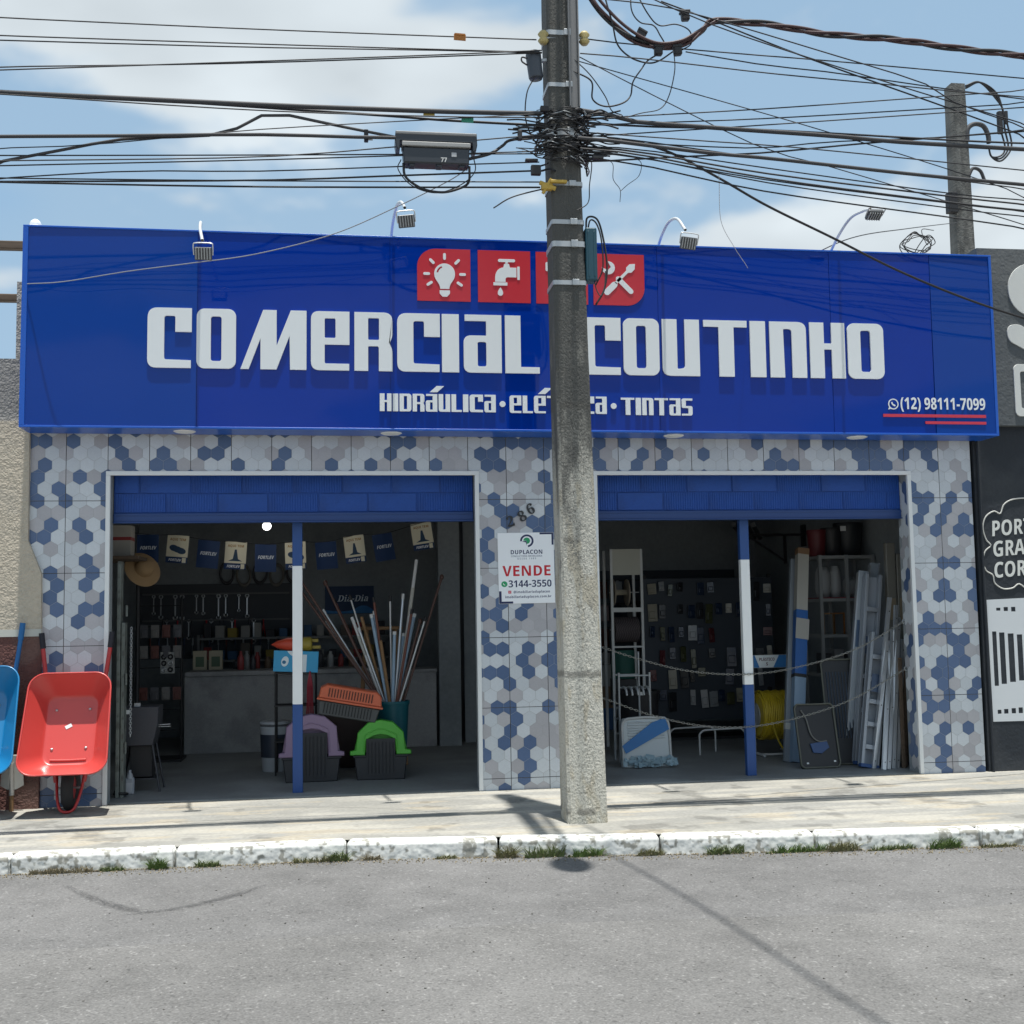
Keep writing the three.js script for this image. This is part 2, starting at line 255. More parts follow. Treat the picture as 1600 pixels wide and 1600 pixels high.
// tiles: each rectangular tile is a slab, the hexagons stand proud of it
{
  const mSlab = mat(0.36, 0.36, 0.36, 0.6), mJoint = mat(0.06, 0.06, 0.065, 0.8);
  const speck = (base, s) => new THREE.MeshStandardMaterial({ map: rep(tex(256, 256, (u, v) => { const k = 0.93 + 0.14 * fbm(u, v, 60, 3, s); return base.map((c) => c * k); }), 3, 3), roughness: 0.32 });
  const mHex = { white: [speck([0.57, 0.605, 0.635], 1), speck([0.52, 0.555, 0.585], 2)], greige: [speck([0.39, 0.385, 0.405], 3), speck([0.43, 0.425, 0.445], 4)], blue: [speck([0.072, 0.122, 0.235], 5), speck([0.084, 0.138, 0.258], 6)] };
  mesh('grout_bed', merge([span(-0.3, 0.335, 0, 2.6, -0.0128, -0.008), span(3.25, 4.275, 0, 2.6, -0.0128, -0.008), span(7.045, 7.64, 0, 2.6, -0.0128, -0.008), span(-0.3, 7.64, 2.6, 3.3, -0.0128, -0.008)]), mJoint, shop);
  const clip = (pts, ax, lim, keepLess) => {
    const out = [], ins = (p) => (keepLess ? p[ax] <= lim : p[ax] >= lim);
    for (let i = 0; i < pts.length; i++) { const a = pts[i], b = pts[(i + 1) % pts.length], ia = ins(a), ib = ins(b); if (ia) out.push(a); if (ia !== ib) { const t = (lim - a[ax]) / (b[ax] - a[ax]); out.push([lerp(a[0], b[0], t), lerp(a[1], b[1], t)]); } }
    return out;
  };
  const HW = TW / 3, HR = TH / 6;                                    // hexagon width, row pitch
  const kindOf = (n, r) => { const h = hash(n + 50, r + 90, 7), below = hash(n + 50, r + 91, 7), side = hash(n + 51, r + 90, 7); if (h < 0.27 || (below < 0.1 && h < 0.6)) return 'blue'; return h < 0.74 ? 'white' : 'greige'; };
  const hexAt = (n, r) => { const cx = (n + (r & 1 ? 0.5 : 0)) * HW, cy = JY - r * HR, w = HW / 2 - 0.0011, h = HR * 2 / 3 - 0.0012; return [[cx, cy - h], [cx + w, cy - h / 2], [cx + w, cy + h / 2], [cx, cy + h], [cx - w, cy + h / 2], [cx - w, cy - h / 2]]; };
  const area = (p) => { let a = 0; for (let i = 0; i < p.length; i++) { const q = p[(i + 1) % p.length]; a += p[i][0] * q[1] - q[0] * p[i][1]; } return Math.abs(a / 2); };
  const prism = (pts, depth, z) => { const g = new THREE.ExtrudeGeometry(poly(pts), { depth, bevelEnabled: false }); g.translate(0, 0, z); return g; };
  const regions = [[-0.3, 0.335, 0, 2.6], [3.25, 4.275, 0, 2.6], [7.045, 7.64, 0, 2.6], [-0.3, 7.64, 2.6, 3.28]], found = [], J = 0.0022;
  for (const [rx0, rx1, ry0, ry1] of regions) for (let i = -1; i < 24; i++) for (let j = -2; j < 5; j++) {
    const x0 = Math.max(rx0, i * TW + J), x1 = Math.min(rx1, (i + 1) * TW - J), y1 = Math.min(ry1, JY - j * TH - J), y0 = Math.max(ry0, JY - (j + 1) * TH + J);
    if (x1 - x0 < 0.006 || y1 - y0 < 0.006) continue;
    const tile = mesh('wall_tile', span(x0, x1, y0, y1, -0.008, -0.0012), mSlab, shop);
    for (let r = j * 6 - 1; r <= j * 6 + 7; r++) for (let n = i * 3 - 1; n <= i * 3 + 4; n++) {
      let p = clip(hexAt(n, r), 0, x0 + 0.0006, false); if (p.length) p = clip(p, 0, x1 - 0.0006, true); if (p.length) p = clip(p, 1, y0 + 0.0006, false); if (p.length) p = clip(p, 1, y1 - 0.0006, true);
      if (p.length < 3 || area(p) < 2e-5) continue;
      const k = kindOf(n, r); found.push({ p, tile, k, m: mHex[k][hash(n, r, 3) < 0.5 ? 0 : 1], a: area(p), x: p[0][0], seen: (y0 + y1) / 2 < 2.95 && !(p[0][0] > 3.6 && p[0][0] < 3.97 && p[0][1] < 2.3) });
    }
  }
  found.sort((a, b) => (b.seen - a.seen) || (b.a * (1.06 - b.x * 0.014) - a.a * (1.06 - a.x * 0.014)));
  const rest = { white: [[], []], greige: [[], []], blue: [[], []] };
  found.forEach((f, i) => { const g = prism(f.p, 0.0014, -0.0012); if (i < 300) mesh('hexagon', g, f.m, f.tile); else rest[f.k][mHex[f.k].indexOf(f.m)].push(g); });
  
  // the rest of the hexagons joined, with the tiled reveal of the right opening
  for (let n = 0; n < 3; n++) for (let r = -3; r < 26; r++) {
    const cz = -0.02 - (n + (r & 1 ? 0.5 : 0)) * HW * 0.8, cy = JY - r * HR; if (cz < -0.17 || cy > 2.55 || cy < 0.06) continue;
    const w = HW * 0.4 - 0.001, h = HR * 2 / 3 - 0.0012, z1 = Math.min(cz + w, -0.014), z0 = Math.max(cz - w, -0.198);
    const g = new THREE.ExtrudeGeometry(poly([[cz, cy - h], [z1, cy - h / 2], [z1, cy + h / 2], [cz, cy + h], [z0, cy + h / 2], [z0, cy - h / 2]]), { depth: 0.003, bevelEnabled: false }); g.rotateY(-Math.PI / 2); g.translate(7.045, 0, 0);
    const k = kindOf(n + 80, r); rest[k][0].push(g);
  }
  let total = [], colours = [];
  for (const k of Object.keys(rest)) rest[k].forEach((l, v) => { if (l.length) { total.push(merge(l)); colours.push(mHex[k][v]); } });
  const joined = mergeGeometries(total, true), o = new THREE.Mesh(joined, colours); o.name = 'hexagon_inlay'; o.castShadow = o.receiveShadow = true; o.userData.kind = 'stuff'; shop.add(o);
}
// lintels of painted ribbed blocks, the rail of the roller door under them, white frames
{
  const ribbed = (w) => {
    const pts = [[-w / 2, -0.06], [w / 2, -0.06], [w / 2, 0]], n = Math.round(w / 0.021);
    for (let i = n; i > 0; i--) { const x = -w / 2 + w * i / n, s = w / n; pts.push([x - s * 0.15, 0.004], [x - s * 0.6, 0.004], [x - s * 0.72, 0]); } pts.push([-w / 2, 0]);
    const g = new THREE.ExtrudeGeometry(poly(pts.map((p) => [p[0], -p[1]])), { depth: 0.15, bevelEnabled: false }); g.rotateX(-Math.PI / 2); return planar(g);
  };
  const cache = new Map();
  const blockGeo = (w, rib) => { const k = w.toFixed(2) + rib; if (!cache.has(k)) cache.set(k, rib ? ribbed(w) : planar(span(-w / 2, w / 2, 0, 0.15, -0.06, 0.003, 0.004))); return cache.get(k); };
  for (const [a, b, o] of [[0.34, 3.246, 0], [4.28, 7.04, 1]]) {
    mesh('mortar_bed', planar(span(a, b, 2.285, 2.6, -0.2, -0.149)), mBlueBlock, shop);
    for (let c = 0; c < 2; c++) {
      let x = a, i = 0; const off = (c ^ o) ? 0.2 : 0.41;
      while (x < b - 0.02) {
        const w = Math.min(i === 0 ? off : 0.405, b - x), m = mesh('lintel_block', blockGeo(w - 0.012, hash(i, c, o + 4) < 0.68 ? 1 : 0), mBlueBlock, shop);
        m.position.set(x + w / 2, 2.29 + c * 0.158, -0.142 - 0.004 * hash(i, c, 9)); x += w; i++;
      }
    }
    const rail = mesh('shutter_rail', span(a, b, 2.212, 2.284, -0.2, -0.128, 0.006), mRailBlue, shop); mesh('rail_lip', span(a, b, 2.203, 2.212, -0.19, -0.11), mRailBlue, rail); mesh('rail_groove', span(a, b, 2.262, 2.266, -0.128, -0.122), mRailBlue, rail);
    mesh('shutter_box', planar(span(a, b, 2.3, 2.72, -0.5, -0.2)), mRailBlue, shop);
    mesh('frame_trim', span(a - 0.034, b + 0.034, 2.575, 2.609, -0.014, 0.012, 0.003), mFrameWhite, shop);
    mesh('frame_trim', span(a - 0.034, a, 0.002, 2.575, -0.02, 0.012, 0.003), mFrameWhite, shop); mesh('frame_trim', span(b, b + 0.034, 0.002, 2.575, -0.02, 0.012, 0.003), mFrameWhite, shop);
  }
}
// posts of the roller doors
for (const [x, l, y1, y0] of [[1.79, 'square door post painted blue, white and blue, before the pet carriers', 1.842, 0.711], [5.625, 'square door post painted blue, white and blue, beside the yellow hose reel', 1.853, 0.774]]) {
  const p = thing('door_post', l, 'post', [x, 0.008, -0.25], 'posts of the two shop openings');
  mesh('post_bottom', span(-0.041, 0.041, 0, y0, -0.03, 0.03, 0.004), mBluePaint, p); mesh('post_middle', span(-0.0405, 0.0405, y0, y1, -0.0295, 0.0295, 0.004), mWhitePaint, p); mesh('post_top', span(-0.041, 0.041, y1, 2.25, -0.03, 0.03, 0.004), mBluePaint, p);
}

// ---------------------------------------------------------------- the sign
const SX = 3.7, SY = 3.672;
const sign = thing('shop_sign', 'long glossy blue shop sign with raised white COMERCIAL COUTINHO letters', 'sign', [SX, SY, 0.36]);
sign.rotation.z = -0.0045;
{
  const blue = (r, g, b, rough = 0.045) => new THREE.MeshPhysicalMaterial({ color: lin(r, g, b), roughness: rough, specularIntensity: 0.55, ior: 1.5, bumpMap: rep(tex(256, 256, (u, v) => fbm(u, v, 3, 3, 88), false), 0.3, 0.3), bumpScale: 0.006 });
  const mB = blue(0.0005, 0.029, 0.275), mB2 = blue(0.0015, 0.041, 0.268), mB3 = blue(0.003, 0.042, 0.265), mEdge = mat(0.006, 0.09, 0.46, 0.3), mSoffit = mB;
  const L = (x) => x - SX, xs = [-0.25, 1.047, 2.546, 4.748, 6.242, 7.147, 7.7], H2 = 0.785;
  mesh('sign_box', span(L(-0.24), L(7.69), -H2 + 0.01, H2 - 0.01, -0.3, -0.006), mSoffit, sign);
  for (let i = 0; i < 6; i++) {
    const g = planar(span(-(xs[i + 1] - xs[i]) / 2 + 0.0025, (xs[i + 1] - xs[i]) / 2 - 0.0025, -H2 + 0.012, H2 - 0.012, -0.004, 0)), p = mesh('face_panel', g, i === 0 ? mB2 : i === 5 ? mB3 : mB, sign);
    p.position.set(L((xs[i] + xs[i + 1]) / 2), 0, -0.0005); if (i === 5) { p.rotation.x = -0.003; p.rotation.y = 0.006; p.position.z = 0.0015; } if (i === 0) { p.rotation.y = -0.003; p.position.z = 0.001; }
  }
  for (const [a, b, c, d, n] of [[L(-0.265), L(7.715), H2 - 0.012, H2 + 0.003, 'edge_trim'], [L(-0.265), L(7.715), -H2 - 0.003, -H2 + 0.014, 'edge_trim'], [L(-0.265), L(-0.225), -H2 + 0.014, H2 - 0.012, 'edge_trim'], [L(7.69), L(7.715), -H2 + 0.014, H2 - 0.012, 'edge_trim']]) mesh(n, span(a, b, c, d, -0.3, 0.008, 0.003), mEdge, sign);

  // letter shapes: height 1, from the lettering on the sign
  const hole = (s, x0, y0, x1, y1, r) => { s.holes.push(new THREE.Path(roundRect(x0, y0, x1, y1, r).getPoints(5).reverse())); return s; };
  const arcPoly = (pts) => {                                        // [x, y, r?] outline with rounded corners
    const s = new THREE.Shape(), n = pts.length;
    pts.forEach((p, i) => {
      const a = pts[(i + n - 1) % n], b = pts[(i + 1) % n], r = p[2] ?? 0, P = new THREE.Vector2(p[0], p[1]);
      const da = new THREE.Vector2(a[0], a[1]).sub(P).normalize().multiplyScalar(r), db = new THREE.Vector2(b[0], b[1]).sub(P).normalize().multiplyScalar(r), A = P.clone().add(da), B = P.clone().add(db);
      i ? s.lineTo(A.x, A.y) : s.moveTo(A.x, A.y); if (r) s.quadraticCurveTo(P.x, P.y, B.x, B.y);
    });
    return s;
  };
  const GL = {
    C: [0.75, () => arcPoly([[0, 0, 0.15], [0.74, 0], [0.74, 0.13], [0.285, 0.14, 0.04], [0.285, 0.865, 0.04], [0.47, 0.865, 0.03], [0.47, 0.6], [0.75, 0.6], [0.75, 0.97], [0.75, 1, 0], [0, 1, 0.17]])],
    O: [0.65, () => hole(roundRect(0, 0, 0.65, 1, 0.13), 0.235, 0.125, 0.41, 0.87, 0.04)],
    M: [1.12, () => arcPoly([[0, 0], [0.14, 0], [0.337, 0.52], [0.337, 0], [0.61, 0], [0.83, 0.57], [0.84, 0], [1.12, 0], [1.12, 1], [0.85, 1], [0.61, 0.4], [0.61, 1], [0.38, 1]])],
    E: [0.66, () => hole(arcPoly([[0, 0, 0.15], [0.655, 0], [0.655, 0.115], [0.235, 0.115, 0.03], [0.235, 0.435], [0.66, 0.435], [0.66, 1], [0, 1, 0.14]]), 0.235, 0.55, 0.42, 0.88, 0.02)],
    R: [0.65, () => hole(arcPoly([[0, 0], [0.235, 0], [0.235, 0.42, 0.02], [0.415, 0.42, 0.03], [0.415, 0], [0.65, 0], [0.65, 0.4, 0.1], [0.59, 0.475, 0.05], [0.65, 0.55, 0.1], [0.65, 1, 0.15], [0, 1]]), 0.235, 0.53, 0.42, 0.9, 0.02)],
    I: [0.3, () => arcPoly([[0, 0], [0.3, 0], [0.3, 1], [0, 1]])],
    A: [0.64, () => hole(arcPoly([[0, 0, 0.13], [0.64, 0], [0.64, 1], [0.02, 1], [0.02, 0.89], [0.38, 0.89], [0.38, 0.64], [0, 0.64, 0.13]]), 0.235, 0.11, 0.38, 0.53, 0.03)],
    L: [0.57, () => arcPoly([[0, 0], [0.57, 0], [0.57, 0.11], [0.26, 0.11], [0.26, 1], [0, 1]])],
    U: [0.64, () => arcPoly([[0, 0, 0.15], [0.64, 0], [0.64, 1], [0.385, 1], [0.385, 0.14, 0.05], [0.255, 0.12, 0.03], [0.255, 1], [0, 1]])],
    T: [0.77, () => arcPoly([[0.265, 0], [0.535, 0], [0.535, 0.88], [0.77, 0.88], [0.77, 1], [0, 1], [0, 0.88], [0.265, 0.88]])],
    N: [0.64, () => arcPoly([[0, 0], [0.255, 0], [0.24, 0.87, 0.03], [0.385, 0.87, 0.06], [0.385, 0], [0.64, 0], [0.64, 1, 0.15], [0, 1]])],
    H: [0.64, () => arcPoly([[0, 0], [0.26, 0], [0.26, 0.515], [0.395, 0.515], [0.395, 0], [0.64, 0], [0.64, 1], [0.395, 1], [0.395, 0.625], [0.26, 0.625], [0.26, 1], [0, 1]])],
    D: [0.65, () => hole(roundRect(0, 0, 0.65, 1, [0, 0.15, 0.15, 0]), 0.235, 0.125, 0.41, 0.87, 0.04)],
    S: [0.62, () => arcPoly([[0, 0], [0.62, 0, 0.13], [0.62, 0.56, 0.12], [0.24, 0.56], [0.24, 0.88], [0.62, 0.88], [0.62, 1], [0, 1, 0.13], [0, 0.44, 0.12], [0.38, 0.44], [0.38, 0.11], [0, 0.11]])],
  };
  const mLetter = mat(0.7, 0.73, 0.74, 0.4);
  const letter = (ch, x, y, w, h, d, name, label) => { const [uw, f] = GL[ch], g = extrude(f(), d, d * 0.16, 6); g.scale(w / uw, h, 1); const o = mesh(name, g, mLetter, sign); o.position.set(L(x), y - SY, 0.0032); if (label) o.userData.label = label; return o; };
  for (const [c, x0, x1] of [['C', 0.673, 1.007], ['O', 1.044, 1.344], ['M', 1.379, 1.888], ['E', 1.922, 2.224], ['R', 2.262, 2.563], ['C', 2.6, 2.942], ['I', 2.957, 3.095], ['A', 3.132, 3.44], ['L', 3.468, 3.749], ['C', 4.075, 4.425], ['O', 4.445, 4.748], ['U', 4.773, 5.09], ['T', 5.126, 5.5], ['I', 5.525, 5.66], ['N', 5.695, 6.015], ['H', 6.045, 6.355], ['O', 6.378, 6.7]]) letter(c, x0, 3.357, x1 - x0, 0.474, 0.0135, 'letter');
  const word = (s, x0, x1, y, h, accents = []) => {
    const gap = 0.07, total = [...s].reduce((t, c) => t + GL[c][0] + gap, -gap), k = (x1 - x0) / total; let x = x0;
    [...s].forEach((c, i) => { const o = letter(c, x, y, GL[c][0] * k, h, 0.0115, 'small_letter'); if (accents.includes(i)) mesh('accent', (() => { const g = extrude(arcPoly([[0, 0], [0.06, 0], [0.115, 0.05], [0.055, 0.05]]), 0.0115); return g; })(), mLetter, o).position.set(GL[c][0] * k * 0.35, h + 0.015, 0); x += (GL[c][0] + gap) * k; });
  };
  word('HIDRAULICA', 2.461, 3.387, 3.037, 0.142, [4]); word('ELETRICA', 3.499, 4.297, 3.034, 0.142, [2]); word('TINTAS', 4.415, 5.017, 3.028, 0.142);
  for (const [x, y] of [[3.442, 3.105], [4.355, 3.1]]) { const o = mesh('dot', new THREE.CylinderGeometry(0.024, 0.024, 0.0115, 20).rotateX(Math.PI / 2), mLetter, sign); o.position.set(L(x), y - SY, 0.009); }

  // four red plates with white pictures
  const mPlate = mat(0.5, 0.022, 0.035, 0.3), S = 0.43, plates = [[2.763, [0, 0, 0, 0.15]], [3.254, [0, 0, 0, 0]], [3.73, [0, 0, 0, 0]], [4.206, [0, 0.15, 0, 0]]];
  const P = plates.map(([x, r]) => { const o = mesh('icon_plate', extrude(roundRect(0, 0, S, S, r), 0.004), mPlate, sign); o.position.set(L(x), 3.938 - SY, 0.0034); return o; });
  const pic = (plate, name, shapes) => mesh(name, merge(shapes.map((s) => extrude(s, 0.004, 0, 10))).translate(0, 0, 0.0042), mLetter, P[plate]);
  const turned = (pts, a, cx, cy) => poly(pts.map(([x, y]) => [cx + x * Math.cos(a) - y * Math.sin(a), cy + x * Math.sin(a) + y * Math.cos(a)]));
  const stripe = (cx, cy, a, w, h) => { const r = w / 2 * 0.95, pts = []; for (let i = 0; i <= 6; i++) pts.push([Math.cos(i / 6 * Math.PI) * r, h / 2 - r + Math.sin(i / 6 * Math.PI) * r]); for (let i = 0; i <= 6; i++) pts.push([-Math.cos(i / 6 * Math.PI) * r, -h / 2 + r - Math.sin(i / 6 * Math.PI) * r]); return turned(pts, a, cx, cy); };
  const bulb = new THREE.Shape(); bulb.moveTo(0.185, 0.1); bulb.lineTo(0.258, 0.1); bulb.bezierCurveTo(0.262, 0.16, 0.305, 0.165, 0.305, 0.225); bulb.absarc(0.221, 0.225, 0.084, 0, Math.PI, false); bulb.bezierCurveTo(0.137, 0.165, 0.18, 0.16, 0.185, 0.1);
  const hl = new THREE.Path(); hl.absarc(0.221, 0.225, 0.066, Math.PI * 0.62, Math.PI * 0.95, false); hl.absarc(0.221, 0.225, 0.052, Math.PI * 0.95, Math.PI * 0.62, true); bulb.holes.push(hl);
  const cap = new THREE.Shape(); cap.moveTo(0.18, 0.088); cap.lineTo(0.263, 0.088); cap.lineTo(0.263, 0.062); cap.lineTo(0.24, 0.036); cap.lineTo(0.203, 0.036); cap.lineTo(0.18, 0.062);
  pic(0, 'light_bulb_picture', [bulb, cap, ...[-2.15, -1.57, -0.78, 0, 0.78, 1.57, 2.15].map((a) => stripe(0.221 - Math.sin(a) * 0.145, 0.222 + Math.cos(a) * 0.145, a, 0.024, 0.056))]);
  const tap = new THREE.Shape(); tap.moveTo(0.14, 0.17); tap.lineTo(0.225, 0.17); tap.lineTo(0.225, 0.19); tap.bezierCurveTo(0.225, 0.205, 0.235, 0.21, 0.25, 0.21); tap.lineTo(0.315, 0.21); tap.lineTo(0.315, 0.29); tap.lineTo(0.262, 0.29); tap.lineTo(0.255, 0.32); tap.lineTo(0.215, 0.32); tap.lineTo(0.208, 0.29); tap.bezierCurveTo(0.165, 0.285, 0.14, 0.25, 0.14, 0.2);
  const drop = new THREE.Shape(); drop.moveTo(0.182, 0.125); drop.bezierCurveTo(0.22, 0.075, 0.2, 0.055, 0.182, 0.055); drop.bezierCurveTo(0.164, 0.055, 0.144, 0.075, 0.182, 0.125);
  pic(1, 'tap_picture', [tap, drop, roundRect(0.125, 0.14, 0.24, 0.166, 0.004), roundRect(0.165, 0.335, 0.305, 0.36, 0.012), roundRect(0.225, 0.322, 0.245, 0.334, 0.002), roundRect(0.322, 0.19, 0.342, 0.3, 0.002)]);
  pic(2, 'paint_roller_picture', [roundRect(0.08, 0.27, 0.3, 0.345, 0.012), roundRect(0.302, 0.3, 0.345, 0.318, 0.002), roundRect(0.33, 0.225, 0.345, 0.298, 0.002), roundRect(0.185, 0.225, 0.328, 0.241, 0.002), roundRect(0.182, 0.075, 0.214, 0.222, 0.012)]);
  const wr = new THREE.Shape(); wr.absarc(0, 0.13, 0.055, Math.PI * 0.72, Math.PI * 0.28 + Math.PI * 2, false); wr.lineTo(0.02, 0.12); wr.lineTo(-0.02, 0.12);
  const wrPts = wr.getPoints(8).map((p) => [p.x, p.y]);
  pic(3, 'tools_picture', [turned(wrPts, 0.785, 0.22, 0.22), stripe(0.262, 0.17, 0.785, 0.044, 0.19), turned([[-0.012, -0.05], [0.012, -0.05], [0.012, 0.09], [0.03, 0.11], [0.03, 0.15], [0, 0.185], [-0.03, 0.15], [-0.03, 0.11], [-0.012, 0.09]], -0.785, 0.222, 0.22), stripe(0.145, 0.14, -0.785, 0.055, 0.14)]);

  // phone number and red lines
  const ph = text('(12) 98111-7099', 0.1, 0.003); ph.scale(0.765 / ph.boundingBox.max.x, 1, 1);
  const po = mesh('phone_number', ph, mLetter, sign); po.position.set(L(6.833), 3.105 - SY, 0.0065);
  const bub = new THREE.Shape(); bub.absarc(0, 0, 0.046, -Math.PI * 0.66, Math.PI * 1.18, false); bub.lineTo(-0.047, -0.047); const bi = new THREE.Path(); bi.absarc(0, 0, 0.037, 0, Math.PI * 2, true); bub.holes.push(bi);
  const hs = new THREE.Shape(); hs.moveTo(-0.02, 0.012); hs.quadraticCurveTo(-0.012, -0.014, 0.014, -0.02); hs.lineTo(0.02, -0.01); hs.lineTo(0.01, -0.003); hs.quadraticCurveTo(-0.002, -0.002, -0.005, 0.008); hs.lineTo(-0.01, 0.02);
  const wa = mesh('phone_bubble', merge([extrude(bub, 0.003, 0, 20), extrude(hs, 0.003)]), mLetter, sign); wa.position.set(L(6.77), 3.147 - SY, 0.0035);
  const mLine = mat(0.55, 0.03, 0.06, 0.3);
  mesh('red_line', span(L(6.675), L(7.6), 3.037 - SY, 3.062 - SY, 0.0025, 0.009), mLine, sign); mesh('red_line', span(L(7.05), L(7.6), 2.98 - SY, 3.003 - SY, 0.0025, 0.009), mLine, sign);
  // downlights in the underside
  for (const x of [0.942, 2.557, 4.894, 6.501]) { const o = mesh('downlight', lathe([[0, -0.012], [0.07, -0.012], [0.085, -0.004], [0.088, 0]], 28), mWhitePaint, sign); o.position.set(L(x), -H2 - 0.0005, -0.14); }
}

// floodlights on bent arms over the sign
{
  const mArm = mat(0.62, 0.63, 0.63, 0.35, { metal: 0.3 }), mBody = mat(0.1, 0.105, 0.11, 0.4, { metal: 0.4 }), mGlass = new THREE.MeshPhysicalMaterial({ color: lin(0.75, 0.76, 0.74), roughness: 0.12, metalness: 0.25 });
  const defs = [
    ['floodlight above the first letters CO on a straight-looking forward arm', [[1.045, 4.4, 0.2], [1.06, 4.5, 0.3], [1.085, 4.49, 0.5], [1.11, 4.36, 0.74], [1.145, 4.22, 0.9]], [1.156, 4.11, 0.93], 0.35, 0.0],
    ['floodlight above the letters ER on a tight hooked arm', [[2.56, 4.43, 0.2], [2.575, 4.58, 0.3], [2.6, 4.665, 0.5], [2.625, 4.63, 0.7], [2.645, 4.53, 0.86]], [2.652, 4.4, 0.93], 0.3, 0.12],
    ['floodlight above the letters OU on a high rounded arm', [[4.79, 4.42, 0.2], [4.8, 4.53, 0.34], [4.82, 4.6, 0.5], [4.84, 4.57, 0.68], [4.852, 4.42, 0.86]], [4.852, 4.29, 0.93], 0.35, -0.1],
    ['floodlight above the letters NH on a long leaning arm', [[6.3, 4.41, 0.2], [6.34, 4.57, 0.36], [6.37, 4.665, 0.55], [6.39, 4.66, 0.74], [6.392, 4.63, 0.88]], [6.39, 4.56, 0.95], 1.1, 0.0],
  ];
  for (const [label, pts, at, tilt, tw] of defs) {
    const t = thing('floodlight', label, 'floodlight', pts[0], 'floodlights over the sign'), o = (p) => [p[0] - pts[0][0], p[1] - pts[0][1], p[2] - pts[0][2]];
    mesh('arm', tube(pts.map(o), 0.012, 40, 8), mArm, t); mesh('foot_plate', box(0.07, 0.012, 0.07, 0, 0.0, 0), mArm, t);
    const h = mesh('lamp_body', new RoundedBoxGeometry(0.125, 0.095, 0.032, 2, 0.008), mBody, t); h.position.set(...o(at)); h.rotation.set(tilt, tw, tw);
    mesh('lens', box(0.1, 0.072, 0.004, 0, 0, -0.018), mGlass, h); for (let i = 0; i < 6; i++) mesh('fin', box(0.006, 0.08, 0.012, -0.05 + i * 0.02, 0, 0.02), mGalv, h);
    mesh('bracket', tube([[-0.068, -0.01, 0], [-0.07, 0.06, 0], [-0.06, 0.075, 0], [0, 0.078, 0], [0.06, 0.075, 0], [0.07, 0.06, 0], [0.068, -0.01, 0]], 0.005, 36, 6), mArm, h);
  }
}
{
  const t = thing('security_camera', 'small white dome camera on the top corner of the blue sign', 'camera', [-0.2, 4.47, 0.25]);
  mesh('base', lathe([[0, 0], [0.055, 0], [0.055, 0.03], [0.048, 0.035], [0, 0.035]], 20), mWhitePlastic, t); mesh('dome', lathe([[0.046, 0.03], [0.045, 0.05], [0.033, 0.075], [0.015, 0.088], [0, 0.09]], 20), mWhitePlastic, t);
}
// house number and estate agent's board
{
  const m = mat(0.03, 0.032, 0.036, 0.35), serif = await new FontLoader().loadAsync('fonts/droid/droid_serif_bold.typeface.json');
  const t = thing('house_number', 'dark metal house number 286 climbing in a curve over the white board', 'number', [3.5, 2.13, 0.002]);
  for (const [c, x, y, a] of [['2', 0.02, 0.01, 0.25], ['8', 0.13, 0.05, 0.5], ['6', 0.2, 0.11, 0.45]]) { const o = mesh('digit', text(c, 0.088, 0.012, 1, serif), m, t); o.position.set(x, y, 0); o.rotation.z = a; }
  const b = canvasTex(768, 1024, (x, w, h) => {
    x.fillStyle = '#eef1f4'; x.fillRect(0, 0, w, h);
    x.fillStyle = '#16244f'; x.fillRect(w - 190, 0, 190, 26); x.fillRect(w - 26, 0, 26, 180); x.fillRect(0, h - 180, 34, 180); x.fillRect(0, h - 30, 190, 30);
    x.strokeStyle = '#16244f'; x.lineWidth = 26; x.beginPath(); x.arc(400, 118, 80, Math.PI * 0.98, Math.PI * 2.45); x.stroke();
    x.fillStyle = '#1f9a63'; x.beginPath(); x.arc(398, 116, 46, Math.PI, Math.PI * 2.5); x.lineTo(398, 116); x.fill();
    x.fillStyle = '#16244f'; x.beginPath(); x.moveTo(330, 128); x.lineTo(396, 116); x.lineTo(398, 190); x.lineTo(384, 140); x.fill();
    x.textAlign = 'center'; x.font = 'bold 84px sans-serif'; x.fillText('DUPLACON', 392, 310, 560);
    x.font = '34px sans-serif'; x.fillText('CONSULTORIA IMOBILIÁRIA', 392, 352, 540); x.fillText('D E S D E   1 9 8 9', 392, 388, 260);
    x.fillStyle = '#c21226'; x.font = 'bold 210px sans-serif'; x.fillText('VENDE', 392, 628, 690);
    x.fillStyle = '#16244f'; x.font = 'bold 140px sans-serif'; x.fillText('3144-3550', 430, 790, 600);
    x.fillStyle = '#1f9a63'; x.beginPath(); x.arc(76, 742, 42, 0, 7); x.fill(); x.strokeStyle = '#fff'; x.lineWidth = 9; x.beginPath(); x.arc(90, 728, 28, 1.7, 3.1); x.stroke();
    x.strokeStyle = '#c93a4a'; x.lineWidth = 8; x.strokeRect(130, 842, 34, 34); x.beginPath(); x.arc(147, 859, 9, 0, 7); x.stroke();
    x.fillStyle = '#16244f'; x.font = 'bold 48px sans-serif'; x.fillText('@imobiliariaduplacon', 450, 876, 540); x.fillText('imobiliariaduplacon.com.br', 400, 946, 640);
  });
  const t2 = thing('sale_board', 'white estate agent board reading DUPLACON VENDE 3144-3550 on the tiled pier', 'sign', [3.432, 1.507, 0.002]);
  mesh('board', span(0, 0.47, 0, 0.586, 0, 0.006), mWhitePaint, t2);
  mesh('print', new THREE.PlaneGeometry(0.466, 0.582).translate(0.235, 0.293, 0.0068), new THREE.MeshStandardMaterial({ map: b, roughness: 0.4 }), t2); t2.rotation.z = 0.008;
}

